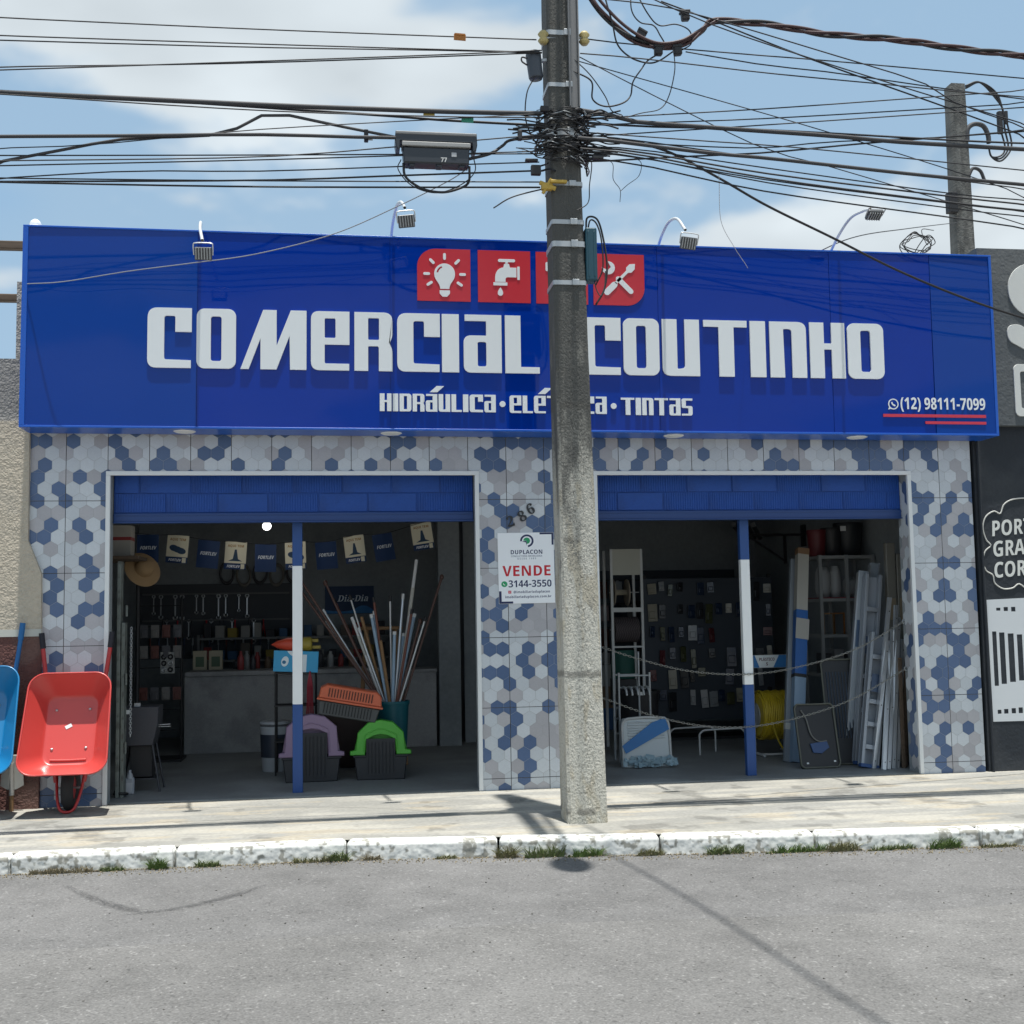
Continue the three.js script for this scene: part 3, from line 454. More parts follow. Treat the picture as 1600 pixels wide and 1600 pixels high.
// ---------------------------------------------------------------- neighbours
{
  const t = thing('plastered_house', 'neighbouring house wall in rough beige plaster over a brown base', 'building', [0, 0, 0]);
  const out = [[-4, 1.372], [-0.16, 1.372], [-0.165, 1.8], [-0.268, 2.06], [-0.27, 3.0], [-4, 3.0]];
  mesh('wall', planar(extrude(poly(out), 0.16).translate(0, 0, -0.12)), mBeige, t);
  mesh('upper_wall', planar(span(-4, -0.272, 3.001, 3.5, -0.14, 0.03)), mGreyRender, t);
  mesh('stripe', planar(span(-4, -0.158, 1.315, 1.371, -0.12, 0.045)), mPale, t);
  mesh('base_wall', planar(span(-4, -0.158, 0, 1.314, -0.12, 0.038)), mBrownWall, t);
  mesh('wall_post', planar(span(-0.395, -0.275, 3.501, 4.13, -0.14, 0.0)), mGreyRender, t);
  for (const [y, h] of [[4.58, 0.07], [4.13, 0.062]]) mesh('rafter', planar(span(-4, -0.46, y - h / 2, y + h / 2, -0.56, -0.48, 0.01)), mDarkWood, t);
  mesh('roof_post', planar(span(-3.9, -3.75, 3.5, 4.7, -0.6, -0.45)), mDarkWood, t);
}
{
  const t = thing('dark_building', 'neighbouring dark navy building with a grey fascia and white painted shapes', 'building');
  mesh('wall', planar(span(7.66, 13, 0, 3.0, -0.3, 0.02)), mNavyWall, t);
  mesh('fascia', planar(span(7.745, 13, 3.0, 4.59, -0.3, 0.1)), mFascia, t);
  const mW = mat(0.6, 0.61, 0.58, 0.5);
  const part = (n, s, d = 0.012, z = 0.1005) => mesh(n, extrude(s, d, 0.002, 24).translate(0, 0, z), mW, t);
  const c = new THREE.Shape(); c.absellipse(8.235, 4.22, 0.215, 0.235, 0, Math.PI * 2); part('round_emblem', c);
  const q = new THREE.Shape(); q.moveTo(8.05, 3.9); q.bezierCurveTo(7.98, 3.9, 7.97, 3.78, 8.03, 3.74); q.lineTo(8.3, 3.6); q.lineTo(8.4, 3.68); q.lineTo(8.2, 3.82); q.bezierCurveTo(8.16, 3.9, 8.1, 3.91, 8.05, 3.9); part('curved_emblem', q);
  const d = roundRect(8.03, 3.08, 8.46, 3.545, 0.05); d.holes.push(new THREE.Path(roundRect(8.09, 3.15, 8.4, 3.48, 0.02).getPoints(4).reverse())); part('square_letter', d);
  // scalloped outline with painted words
  const mLine = mat(0.5, 0.5, 0.47, 0.6), cl = [[8.3, 2.3], [8.13, 2.36], [7.98, 2.355], [7.89, 2.31], [7.85, 2.23], [7.79, 2.25], [7.71, 2.2], [7.68, 2.1], [7.705, 2.0], [7.745, 1.95], [7.69, 1.9], [7.665, 1.81], [7.69, 1.73], [7.75, 1.69], [7.765, 1.62], [7.84, 1.57], [7.93, 1.575], [7.99, 1.61], [8.06, 1.57], [8.16, 1.56], [8.3, 1.6]];
  mesh('scalloped_outline', tube(cl.map((p) => [p[0] + 0.035, p[1], 0.022]), 0.0065, 120, 5), mLine, t);
  [['PORT', 2.03], ['GRAD', 1.85], ['CORR', 1.665]].forEach(([s, y]) => { const g = text(s, 0.135, 0.004, 0.82); g.applyMatrix4(new THREE.Matrix4().makeShear(0, 0, 0.12, 0, 0, 0)); const o = mesh('painted_word', g, mW, t); o.position.set(7.8, y, 0.0195); o.rotation.z = 0.07; });
  const gp = poly([[7.72, 0.425], [8.5, 0.42], [8.5, 1.5], [7.715, 1.475]]);
  for (const [x0, y0, x1, y1] of [[7.765, 0.49, 7.8, 0.525], [7.825, 0.49, 7.865, 0.53], [7.895, 0.49, 7.935, 0.535], [7.96, 0.49, 8.0, 0.54], [7.75, 0.73, 7.79, 1.2], [7.815, 0.745, 7.865, 1.19], [7.895, 0.76, 7.95, 1.18], [7.98, 0.77, 8.03, 1.17], [7.8, 1.38, 7.84, 1.405], [7.87, 1.375, 7.91, 1.41], [7.94, 1.37, 7.98, 1.41]]) gp.holes.push(new THREE.Path([[x0, y0], [x1, y0], [x1, y1], [x0, y1]].map((p) => new THREE.Vector2(...p)).reverse()));
  mesh('painted_gate_picture', extrude(gp, 0.004).translate(0, 0, 0.0195), mat(0.55, 0.58, 0.6, 0.6), t);
  mesh('drain_pipe', rod([7.69, 0, 0.04], [7.69, 2.95, 0.04], 0.012), mNavyWall, t);
}

// ---------------------------------------------------------------- utility pole
const poleMap = tex(512, 2048, (u, v) => {                            // v: 0..6 m of height; dark lichen grows denser above
  const y = v * 6, g = fbm(u, v, 64, 4, 201, 8), f = fbm(u, v, 170, 2, 205, 8), b = fbm(u, v, 6, 4, 211, 4), s = fbm(u, v, 26, 3, 231, 0.6);
  const cover = 0.02 + 0.75 * sstep(1.3, 3.5, y + 1.4 * (b - 0.5)), m = sstep(0.66 - cover * 0.55, 0.78 - cover * 0.4, g * 0.5 + f * 0.3 + b * 0.2);
  const wash = cover * (0.75 + 0.6 * s), base = mix3([0.54, 0.52, 0.45], [0.075, 0.077, 0.073], Math.min(0.95, wash * 1.25));
  const c = mix3(base, [0.06, 0.06, 0.056], m * 0.6), k = 0.9 + 0.2 * f, stain = sstep(0.58, 0.72, fbm(u, v, 9, 4, 221, 3)) * 0.4;
  const d = mix3(c, [0.36, 0.29, 0.17], stain * (1 - m) * (1 - cover)); const pit = sstep(0.6, 0.68, fbm(u, v, 70, 3, 241, 9)) * 0.4, crack = sstep(0.035, 0.01, Math.abs(((y + 0.05 * fbm(u, v, 12, 3, 251, 0.3) + 0.3) % 0.93) - 0.4)) * sstep(0.45, 0.55, fbm(u, v, 4, 2, 255, 9)) * 0.6, e = mix3(d, [0.07, 0.066, 0.058], Math.max(pit, crack)); return [e[0] * k, e[1] * k, e[2] * k];
});
const poleBump = tex(512, 2048, (u, v) => {
  let h = 0.5 * fbm(u, v, 64, 4, 201, 8) + 0.3 * fbm(u, v, 170, 2, 205, 8) + 0.2 * fbm(u, v, 5, 3, 211, 5);
  if (u > 0.5 && u < 0.64) { const n = vnoise(u * 60, v * 300, 60, 300, 3); if (n > 0.62) h -= 0.35; } return h;
}, false);
{
  const t = thing('utility_pole', 'tapered concrete utility pole standing at the kerb before the shop', 'pole', [3.8, 0, 1.51]);
  const m = new THREE.MeshStandardMaterial({ map: poleMap, bumpMap: poleBump, bumpScale: 0.009, roughness: 0.95 });
  const rings = 60, Hp = 10.2, pos = [], uv = [], idx = [];
  const ring = (y) => { const k = y / Hp, w = lerp(0.137, 0.078, k), d = lerp(0.152, 0.09, k), cx = -0.011 * y + 0.004, c = 0.018; return [[-w + c, d], [w - c, d], [w, d - c], [w, -d + c], [w - c, -d], [-w + c, -d], [-w, -d + c], [-w, d - c]].map(([x, z]) => [cx + x, z]); };
  const us = [0.36, 0.74, 0.77, 1.13, 1.16, 1.54, 1.57, 1.93, 1.96];
  for (let i = 0; i <= rings; i++) { const y = i / rings * Hp, r = ring(y); for (let k = 0; k <= 8; k++) { const p = r[k % 8], n = 0.006 * (fbm3(p[0] * 9 + 5, y * 4, p[1] * 9, 3, 77) - 0.5); pos.push(p[0] + n, y, p[1] + n); uv.push(us[k], y / 6); } }
  for (let i = 0; i < rings; i++) for (let k = 0; k < 8; k++) { const a = i * 9 + k, b = a + 9; idx.push(a, a + 1, b, b, a + 1, b + 1); }
  const capI = pos.length / 3; ring(Hp).forEach((p) => { pos.push(p[0], Hp, p[1]); uv.push(0.5, 0.5); }); for (let k = 1; k < 7; k++) idx.push(capI, capI + k, capI + k + 1);
  let g = new THREE.BufferGeometry(); g.setAttribute('position', new THREE.Float32BufferAttribute(pos, 3)); g.setAttribute('uv', new THREE.Float32BufferAttribute(uv, 2)); g.setIndex(idx); g = toCreasedNormals(g, 0.5);
  mesh('shaft', g, m, t);
  const at = (y) => { const k = y / Hp; return [-0.011 * y + 0.004, lerp(0.137, 0.078, k), lerp(0.152, 0.09, k)]; };
  for (const [y, h] of [[4.19, 0.032], [4.03, 0.04], [3.75, 0.032], [5.59, 0.035], [4.47, 0.03], [5.2, 0.03], [4.85, 0.05]]) { const [cx, w, d] = at(y), s = roundRect(-w - 0.006, -d - 0.006, w + 0.006, d + 0.006, 0.022); s.holes.push(new THREE.Path(roundRect(-w + 0.004, -d + 0.004, w - 0.004, d - 0.004, 0.02).getPoints(4).reverse())); const b = mesh('steel_strap', extrude(s, h, 0, 4).rotateX(-Math.PI / 2).translate(cx, y - h / 2, 0), mGalv, t); mesh('strap_buckle', box(0.05, h + 0.012, 0.018, cx + 0.04, y, d + 0.014, 0.004), mGalv, b); }
  mesh('steel_channel', merge([span(0.0, 0.075, 5.03, 6.6, 0.135, 0.143), span(0.0, 0.008, 5.03, 6.6, 0.143, 0.17), span(0.067, 0.075, 5.03, 6.6, 0.143, 0.17)]).translate(-0.015, 0, -0.005), mat(0.2, 0.2, 0.2, 0.6, { metal: 0.3 }), t);
  const mIns = mat(0.42, 0.34, 0.14, 0.5), insP = [[0, -0.04], [0.02, -0.04], [0.035, -0.02], [0.02, 0], [0.035, 0.02], [0.02, 0.04], [0, 0.04]];
  for (const [x, y] of [[-0.19, 5.55], [0.11, 5.56]]) { const o = mesh('insulator', lathe(insP, 14).scale(1.15, 1.2, 1.15), mIns, t); o.position.set(x, y, 0.11); mesh('bolt', rod([x < 0 ? 0 : 0, 0, 0], [x < 0 ? 0.09 : -0.09, 0, 0], 0.008), mGalv, o); }
  const cl = mesh('strain_clamp', merge([box(0.08, 0.05, 0.05, 0, 0, 0, 0.01), rod([-0.05, 0.03, 0], [0.06, -0.02, 0.02], 0.016), rod([-0.03, -0.05, 0], [0.03, 0.05, 0.03], 0.012), box(0.12, 0.022, 0.03, 0.08, 0.03, 0.03, 0.006)]), mat(0.45, 0.3, 0.05, 0.5), t); cl.position.set(-0.19, 4.44, 0.13);
  // half crossarm and street lamp above: their shadows fall on the pavement and the road
  mesh('crossarm', planar(span(-0.16, -0.04, 9.35, 9.47, -0.05, 1.62)), mGreyRender, t); mesh('crossarm_brace', bar([-0.1, 8.7, 0.1], [-0.1, 9.36, 0.9], 0.05, 0.02), mGalv, t);
  for (const z of [0.5, 1.05, 1.55]) mesh('pin_insulator', lathe([[0, 0], [0.03, 0], [0.06, 0.04], [0.045, 0.07], [0.055, 0.1], [0.03, 0.15], [0, 0.16]], 16).translate(-0.1, 9.47, z), mat(0.16, 0.08, 0.05, 0.3), t);
  mesh('lamp_arm', tube([[-0.02, 7.3, 0.1], [-0.02, 7.62, 0.45], [-0.03, 7.82, 1.05], [-0.04, 7.86, 1.62]], 0.024, 40, 8), mGalv, t);
  mesh('lamp_head', lathe([[0, 0.1], [0.06, 0.1], [0.1, 0.06], [0.13, 0], [0.12, -0.03], [0, -0.05]], 20).scale(1, 1, 1.7).translate(-0.04, 7.84, 1.83), mGalv, t);
}
// things fixed to the pole
{
  const t = thing('splice_cylinder', 'dark grey cylindrical cable closure strapped to the pole, hanging from two loops', 'closure', [3.545, 5.35, 1.6]);
  mesh('body', lathe([[0, -0.105], [0.045, -0.105], [0.052, -0.09], [0.056, 0.075], [0.05, 0.095], [0.02, 0.105], [0, 0.105]], 18), mat(0.045, 0.055, 0.07, 0.45), t);
  mesh('handle', tube([[-0.05, 0.05, 0.01], [-0.085, 0.06, 0.01], [-0.09, 0.03, 0.01], [-0.055, 0.0, 0.01]], 0.006, 20, 6), mCable, t); mesh('bracket', box(0.1, 0.02, 0.03, 0.09, 0.04, -0.02), mGalv, t); t.rotation.z = 0.1;
}
{
  const t = thing('junction_box', 'dark teal cable box with coiled leads on the pole beside the wrench plate', 'junction box', [3.925, 3.765, 1.58]);
  mesh('body', new RoundedBoxGeometry(0.085, 0.39, 0.11, 3, 0.016).translate(0, 0.2, 0), mat(0.012, 0.06, 0.085, 0.4), t); mesh('rib', box(0.012, 0.33, 0.115, -0.02, 0.2, 0.002, 0.003), mat(0.012, 0.06, 0.085, 0.4), t); mesh('rib', box(0.012, 0.33, 0.115, 0.02, 0.2, 0.002, 0.003), mat(0.012, 0.06, 0.085, 0.4), t);
  mesh('lead', tube([[-0.03, 0.38, 0.02], [-0.02, 0.47, 0.03], [0.05, 0.46, 0.03], [0.09, 0.33, 0.03], [0.115, 0.12, 0.03], [0.09, -0.05, 0.03], [0.03, -0.16, 0.02]], 0.007, 60, 6), mCable, t); mesh('lead', tube([[-0.02, 0.38, 0.03], [0.0, 0.45, 0.04], [0.045, 0.42, 0.04], [0.075, 0.3, 0.045], [0.08, 0.1, 0.045], [0.03, -0.02, 0.03]], 0.006, 60, 6), mCable, t); mesh('lead', tube([[0.02, 0.02, 0.03], [0.03, -0.05, 0.04], [0.06, -0.1, 0.04], [0.09, -0.04, 0.04], [0.1, 0.08, 0.04]], 0.004, 40, 6), mGreyCable, t);
}
{
  const t = thing('splice_box', 'long black aerial splice box with the number 77 hung under the cables', 'splice box', [2.826, 4.66, 1.62]), m = mat(0.03, 0.036, 0.045, 0.4), m2 = mat(0.2, 0.2, 0.2, 0.5);
  mesh('hood', extrude(poly([[-0.285, 0.12], [0.285, 0.12], [0.288, 0.05], [0.28, 0.01], [0.255, -0.005], [0.25, 0.06], [-0.25, 0.06], [-0.255, -0.005], [-0.28, 0.01], [-0.288, 0.06]]), 0.13, 0.008).translate(0, 0, -0.065), m, t);
  mesh('hood_edge', span(-0.285, 0.285, 0.108, 0.13, -0.07, 0.07, 0.006), m2, t); mesh('lid_band', span(-0.24, 0.24, 0.026, 0.058, -0.06, 0.07, 0.006), mat(0.3, 0.3, 0.29, 0.5), t);
  mesh('body', extrude(poly([[-0.235, 0.02], [0.235, 0.02], [0.228, -0.092], [-0.228, -0.092]]), 0.12, 0.01).translate(0, 0, -0.06), m, t);
  for (const x of [-0.17, 0.02, 0.18]) mesh('latch', span(x - 0.02, x + 0.02, -0.108, -0.09, -0.03, 0.04, 0.004), m, t);
  const mN = mat(0.62, 0.62, 0.6, 0.5); mesh('plate_number', text('77', 0.032, 0.003, 0.9).translate(0.03, -0.083, 0.0625), mN, t); mesh('label', span(0.105, 0.14, -0.042, -0.012, 0.06, 0.063), mat(0.4, 0.41, 0.42, 0.5), t);
}
const LEFT_WIRES = [
  ['thin', 0.005, [[-0.11,5.523],[1.58,5.534],[3.57,5.562]]],
  ['thin', 0.005, [[-0.1,5.343],[1.58,5.373],[3.59,5.415]]],
  ['thin', 0.005, [[-0.1,5.316],[1.58,5.354],[2.92,5.4],[3.59,5.415]]],
  ['thin', 0.005, [[-0.1,5.133],[1.58,5.244],[3.59,5.419]]],
  ['thin', 0.005, [[-0.1,5.102],[1.15,5.209],[2.74,5.348],[3.59,5.429]]],
  ['thick', 0.018, [[-0.1,4.96],[1.59,4.95],[2.15,4.952],[2.92,4.958],[3.58,4.973]]],
  ['thin', 0.005, [[-0.1,4.938],[1.59,4.9],[2.92,4.911],[3.58,4.935]]],
  ['medium', 0.01, [[2.11,4.95],[2.56,4.938],[2.92,4.925],[3.58,4.916]]],
  ['thick', 0.013, [[-0.09,4.645],[0.73,4.683],[1.59,4.727],[2.29,4.737],[2.58,4.744]]],
  ['thick', 0.011, [[-0.09,4.482],[0.32,4.582],[0.73,4.674],[1.33,4.73],[1.59,4.859],[1.69,4.896],[1.8,4.887],[2.11,4.831],[2.38,4.786],[2.58,4.753]]],
  ['thin', 0.004, [[-0.09,4.566],[0.53,4.617],[1.59,4.763],[3.0,4.906],[3.58,4.963]]],
  ['thin', 0.005, [[-0.09,4.522],[1.59,4.59],[3.58,4.676]]],
  ['thin', 0.005, [[-0.09,4.478],[1.59,4.568],[2.6,4.684],[3.58,4.807]]],
  ['thin', 0.005, [[-0.09,4.447],[1.59,4.55],[2.6,4.62],[3.58,4.69]]],
  ['thin', 0.005, [[-0.09,4.395],[0.74,4.473],[1.59,4.504],[2.55,4.572],[3.57,4.643]]],
  ['medium', 0.007, [[-0.09,4.377],[1.59,4.445],[2.55,4.512],[3.57,4.586]]],
  ['medium', 0.007, [[-0.09,4.36],[1.59,4.387],[3.57,4.45]]],
  ['thin', 0.005, [[-0.09,4.368],[1.59,4.409],[3.57,4.469]]],
];
const RIGHT_WIRES = [
  ['thin', 0.005, [[4.07,5.835],[4.62,5.784],[5.79,5.502],[6.49,5.317],[6.72,5.184],[7.3,5.008]]],
  ['medium', 0.006, [[4.5,5.894],[4.91,5.761],[5.3,5.624],[5.79,5.462],[6.72,5.179],[7.3,4.993]]],
  ['thin', 0.005, [[4.33,5.894],[4.74,5.727],[5.29,5.555],[6.23,5.305],[7.3,5.033]]],
  ['thin', 0.005, [[3.87,5.564],[4.32,5.534],[5.29,5.501],[5.79,5.487],[7.32,5.427]]],
  ['thin', 0.005, [[4.68,5.524],[5.29,5.452],[5.78,5.423],[6.73,5.334],[7.32,5.286]]],
  ['thin', 0.005, [[3.87,5.429],[4.32,5.413],[5.29,5.349],[6.28,5.303],[6.73,5.279],[7.31,5.26]]],
  ['thin', 0.004, [[3.87,5.415],[4.43,5.144],[5.22,4.792],[5.75,4.666],[7.26,4.275]]],
  ['thin', 0.004, [[3.87,5.405],[5.28,5.07],[5.99,4.89],[6.68,4.705],[7.27,4.533]]],
  ['thin', 0.005, [[3.86,4.956],[4.24,4.992],[5.28,5.095],[6.69,5.257],[7.32,5.326]]],
  ['thin', 0.005, [[3.86,4.928],[4.24,4.963],[5.28,5.046],[6.69,5.187],[7.31,5.25]]],
  ['thick', 0.017, [[3.84,5.022],[4.07,4.994],[4.24,4.953],[4.78,4.933],[5.76,4.906],[6.26,4.882],[7.29,4.863]]],
  ['medium', 0.008, [[3.86,4.947],[4.31,4.932],[5.27,4.944],[6.72,4.925],[7.29,4.923]]],
  ['thin', 0.005, [[3.86,4.833],[5.27,4.983],[6.74,5.144],[7.31,5.205]]],
  ['thin', 0.005, [[3.86,4.819],[4.78,4.803],[5.27,4.813],[5.76,4.876],[6.62,4.946],[7.3,5.018]]],
  ['thick', 0.014, [[3.83,4.794],[4.02,4.787],[4.78,4.722],[5.26,4.697],[6.25,4.626],[6.71,4.598],[7.27,4.568]]],
  ['medium', 0.007, [[3.85,4.653],[4.06,4.666],[4.54,4.712],[5.26,4.774],[6.01,4.872],[6.78,4.962],[7.3,5.023]]],
  ['thin', 0.005, [[3.86,4.866],[4.3,4.837],[5.26,4.74],[6.25,4.67],[7.27,4.583]]],
  ['thin', 0.005, [[3.86,4.852],[4.78,4.823],[5.58,4.796],[7.28,4.693]]],
  ['thin', 0.005, [[3.86,4.757],[4.3,4.751],[5.26,4.648],[6.7,4.504],[7.27,4.473]]],
  ['medium', 0.007, [[3.86,4.743],[4.3,4.727],[5.26,4.6],[6.7,4.474],[7.26,4.434]]],
  ['thin', 0.005, [[3.85,4.729],[4.3,4.703],[5.26,4.571],[6.7,4.44],[7.26,4.399]]],
  ['medium', 0.007, [[3.85,4.715],[4.3,4.684],[5.26,4.542],[6.7,4.406],[7.26,4.364]]],
  ['thin', 0.005, [[3.85,4.7],[4.3,4.67],[5.26,4.513],[6.7,4.366],[7.26,4.324]]],
  ['medium', 0.006, [[3.85,4.681],[4.3,4.651],[5.25,4.484],[6.69,4.332],[7.26,4.27]]],
];
// ---------------------------------------------------------------- overhead cables
{
  const kinds = { thin: ['overhead_wire', 'thin black', 'wire', mCable], medium: ['overhead_cable', 'medium black', 'cable', mCable], thick: ['trunk_cable', 'thick dark grey bundled', 'cable', mGreyCable] };
  const run = (list, side) => list.forEach(([k, r, pts], i) => {
    const [name, look, cat, m] = kinds[k], z = 1.62 + (hash(i, side + 5) - 0.5) * 0.12, P = pts.map(([x, y]) => [x, y, z]);
    const s = side < 0 ? 0 : P.length - 1, e = P[s], b = P[s === 0 ? 1 : s - 1], raw = (e[1] - b[1]) / (e[0] - b[0]), sl = Math.max(-0.035, Math.min(0.035, raw)), a = [e[0] + side * 0.9, e[1] + raw * side * 0.9]; P[side < 0 ? 'unshift' : 'push']([a[0], a[1], z]);
    const ends = side < 0 ? [[-20, a[1] + sl * (-20 - a[0]), z], [-6, a[1] + sl * (-6 - a[0]) - 0.05, z]] : [[13, a[1] + sl * (13 - a[0]) - 0.05, z], [24, a[1] + sl * (24 - a[0]), z]];
    const all = side < 0 ? (P[0][0] < 0.5 ? [...ends, ...P] : P) : [...P, ...ends];
    const where = side < 0 ? 'strung from the concrete pole past the splice box' : 'strung from the concrete pole over the word COUTINHO';
    solo(name, tube(all, r, all.length * 9, r > 0.009 ? 8 : 5), m, `${look} overhead ${cat} ${where}`, cat, `${look} ${cat}s ${where}`);
  });
  run(LEFT_WIRES, -1); run(RIGHT_WIRES, 1);
  // twisted brown service cables with their connectors
  const A = [[3.884, 6.042], [3.974, 5.854], [4.136, 5.669], [4.323, 5.554], [4.514, 5.53], [4.685, 5.577], [4.809, 5.682], [4.884, 5.745], [5.301, 5.743], [5.747, 5.693], [6.302, 5.678], [6.813, 5.634], [7.333, 5.605], [7.969, 5.571], [14, 5.4], [24, 5.35]].map((p) => [p[0], p[1], 1.62]);
  const c = new THREE.CatmullRomCurve3(A.map(V), false, 'catmullrom', 0.5), tw = thing('twisted_cable', 'heavy reddish brown cable of three twisted strands sagging from the pole top', 'cable', [0, 0, 0]);
  for (let s = 0; s < 3; s++) { const P = []; for (let i = 0; i <= 420; i++) { const p = c.getPointAt(i / 420), a = i * 0.33 + s * 2.094; P.push([p.x, p.y + Math.sin(a) * 0.016, p.z + Math.cos(a) * 0.016]); } mesh('strand', tube(P, 0.0115, 900, 6), s === 1 ? mCable : mBrownCable, tw); }
  solo('service_cable', tube([[3.917, 6.044, 1.66], [4.007, 5.856, 1.66], [4.207, 5.649, 1.66], [4.419, 5.539, 1.66], [4.612, 5.559, 1.66], [4.759, 5.645, 1.66], [4.908, 5.736, 1.66]], 0.011, 60, 6), mBrownCable, 'short brown cable hanging in the same bow as the heavy twisted cable', 'cable');
  for (const [x, y, a, l] of [[4.666, 5.762, 0.1, 'black cable connector high on the wire above the twisted cable'], [4.325, 5.6, -0.5, 'black cable connector on the falling side of the twisted cable'], [4.456, 5.488, 0, 'black cable connector under the lowest bend of the twisted cable'], [4.6, 5.495, 0.15, 'black cable connector beside the lowest bend, under the rising side']]) {
    const t = thing('cable_connector', l, 'connector', [x, y, 1.63]); t.rotation.z = a; mesh('body', new RoundedBoxGeometry(0.06, 0.065, 0.05, 2, 0.012), mBlack, t); mesh('cap', box(0.075, 0.02, 0.058, 0, 0.033, 0, 0.006), mBlack, t);
  }
  const loose = [
    ['loose black lead bowing out beside the splice cylinder', 0.005, [[3.539, 5.246], [3.476, 5.11], [3.473, 4.921], [3.547, 4.744], [3.65, 4.651]]],
    ['loose black lead looping from the pole up to the lowest connectors', 0.006, [[3.8, 5.309], [3.945, 5.227], [3.961, 5.108], [4.049, 5.05], [4.168, 5.07], [4.241, 5.145], [4.258, 5.242], [4.317, 5.331], [4.377, 5.416], [4.465, 5.469]]],
    ['loose black lead hanging in a U from the pole top', 0.006, [[4.069, 5.859], [4.112, 5.668], [4.156, 5.525], [4.248, 5.424], [4.366, 5.382], [4.463, 5.42], [4.561, 5.484]]],
    ['loose black lead zigzagging inside the bow of the twisted cable', 0.005, [[4.26, 5.95], [4.258, 5.773], [4.328, 5.704], [4.423, 5.675], [4.468, 5.59], [4.515, 5.544]]],
    ['loose black lead curling round to the connector beside the lowest bend', 0.005, [[4.284, 5.95], [4.377, 5.755], [4.471, 5.688], [4.592, 5.694], [4.687, 5.641], [4.708, 5.564], [4.634, 5.502]]],
    ['long thin loose lead dropping from the connector to the cable tangle', 0.004, [[4.571, 5.474], [4.566, 5.329], [4.528, 5.158], [4.453, 5.049], [4.309, 5.004], [4.142, 4.973], [3.85, 4.96]]],
    ['thin loose lead arching from the pole down to the tangle', 0.004, [[3.8, 5.416], [3.937, 5.274], [4.052, 5.136], [4.096, 5.019], [4.166, 4.974], [3.9, 4.95]]],
    ['thin loose lead hanging straight below the tangle', 0.004, [[3.85, 4.65], [3.932, 4.632], [3.923, 4.467], [3.906, 4.335], [3.82, 4.268]]],
    ['wispy lead hanging below the cables, straighter half of a Y', 0.0025, [[4.0, 4.66], [4.086, 4.624], [4.098, 4.52], [4.142, 4.437], [4.135, 4.342]]],
    ['wispy lead hanging below the cables, curved half of a Y', 0.0025, [[4.25, 4.68], [4.298, 4.632], [4.287, 4.551], [4.2, 4.477], [4.14, 4.42]]],
    ['black cable looped under the long splice box', 0.009, [[2.596, 4.575], [2.613, 4.468], [2.729, 4.403], [2.863, 4.375], [2.976, 4.397], [3.054, 4.46], [3.06, 4.57]]],
    ['thin second lead looped under the long splice box', 0.004, [[2.58, 4.6], [2.56, 4.52], [2.66, 4.42], [2.83, 4.37], [3.0, 4.43], [3.1, 4.54], [3.09, 4.64]]],
    ['black cable snaking from the splice box to the pole', 0.011, [[3.05, 4.62], [3.207, 4.661], [3.3, 4.735], [3.369, 4.775], [3.65, 4.812]]],
    ['short stiff wire end sticking out of the yellow clamp', 0.005, [[3.226, 4.274], [3.364, 4.353], [3.62, 4.44]]],
  ];
  for (const [l, r, p] of loose) solo('loose_cable', tube(p.map(([x, y], i) => [x, y, 1.64 + 0.02 * Math.sin(i * 2.1)]), r, p.length * 9, 6), mCable, l, 'cable', 'loose cables at the pole');
  solo('service_wire', tube([[-0.222, 4.009, 0.375], [0.077, 3.998, 0.5], [0.563, 4.06, 0.6], [1.053, 4.091, 0.75], [1.531, 4.142, 0.85], [2.101, 4.261, 1.0], [2.568, 4.416, 1.2], [2.925, 4.528, 1.45], [3.06, 4.576, 1.6]], 0.004, 90, 5), mat(0.25, 0.26, 0.28, 0.5), 'pale thin wire crossing the sign face up to the splice box', 'wire');
  solo('drop_cable', tube([[3.8, 4.789, 1.64], [4.214, 4.822, 1.6], [4.416, 4.803, 1.55], [4.622, 4.758, 1.5], [4.992, 4.625, 1.4], [5.372, 4.475, 1.3], [5.938, 4.296, 1.15], [6.528, 4.1, 1.0], [7.145, 3.936, 0.85], [7.789, 3.806, 0.7], [8.9, 3.65, 0.4], [10.2, 3.55, 0.105]], 0.0095, 120, 7), mCable, 'thick black drop cable slanting down across the sign to the grey fascia', 'cable');
  solo('hanging_thread', tube([[4.945, 4.69, 1.45], [4.96, 4.6, 1.4], [5.1, 4.45, 1.0], [5.3, 4.35, 0.7], [5.465, 4.266, 0.5], [5.5, 4.25, 0.45]], 0.0022, 40, 4), mat(0.5, 0.5, 0.5, 0.5), 'pale thread hanging from the cables before the sign', 'wire');
  solo('crossing_cable', tube([[3.79, 8.25, 1.6], [3.95, 8.0, 2.4], [4.2, 7.8, 4.2], [4.35, 7.7, 6.2], [4.6, 7.75, 9], [5.2, 8.1, 14], [5.6, 8.4, 18]], 0.012, 90, 8), mCable, 'black cable crossing the street high above the road', 'cable');
  // tags and clamps on the cables
  for (const [x, y, w, h, c, l] of [[3.005, 5.51, 0.085, 0.045, [0.35, 0.13, 0.02], 'small orange tag hung on the topmost wire'], [2.78, 4.94, 0.08, 0.035, [0.3, 0.22, 0.04], 'small yellow tag on the thick bundled cable'], [3.051, 4.905, 0.085, 0.035, [0.03, 0.22, 0.14], 'small green tag on the wire beside the pole']]) { const t = solo('cable_tag', merge([box(w, h, 0.004, 0, 0, 0), box(w * 0.9, 0.01, 0.014, 0, h / 2, 0)]), mat(...c, 0.6), l, 'tag', 'tags on the cables', [x, y, 1.64]); t.rotation.z = -0.04; }
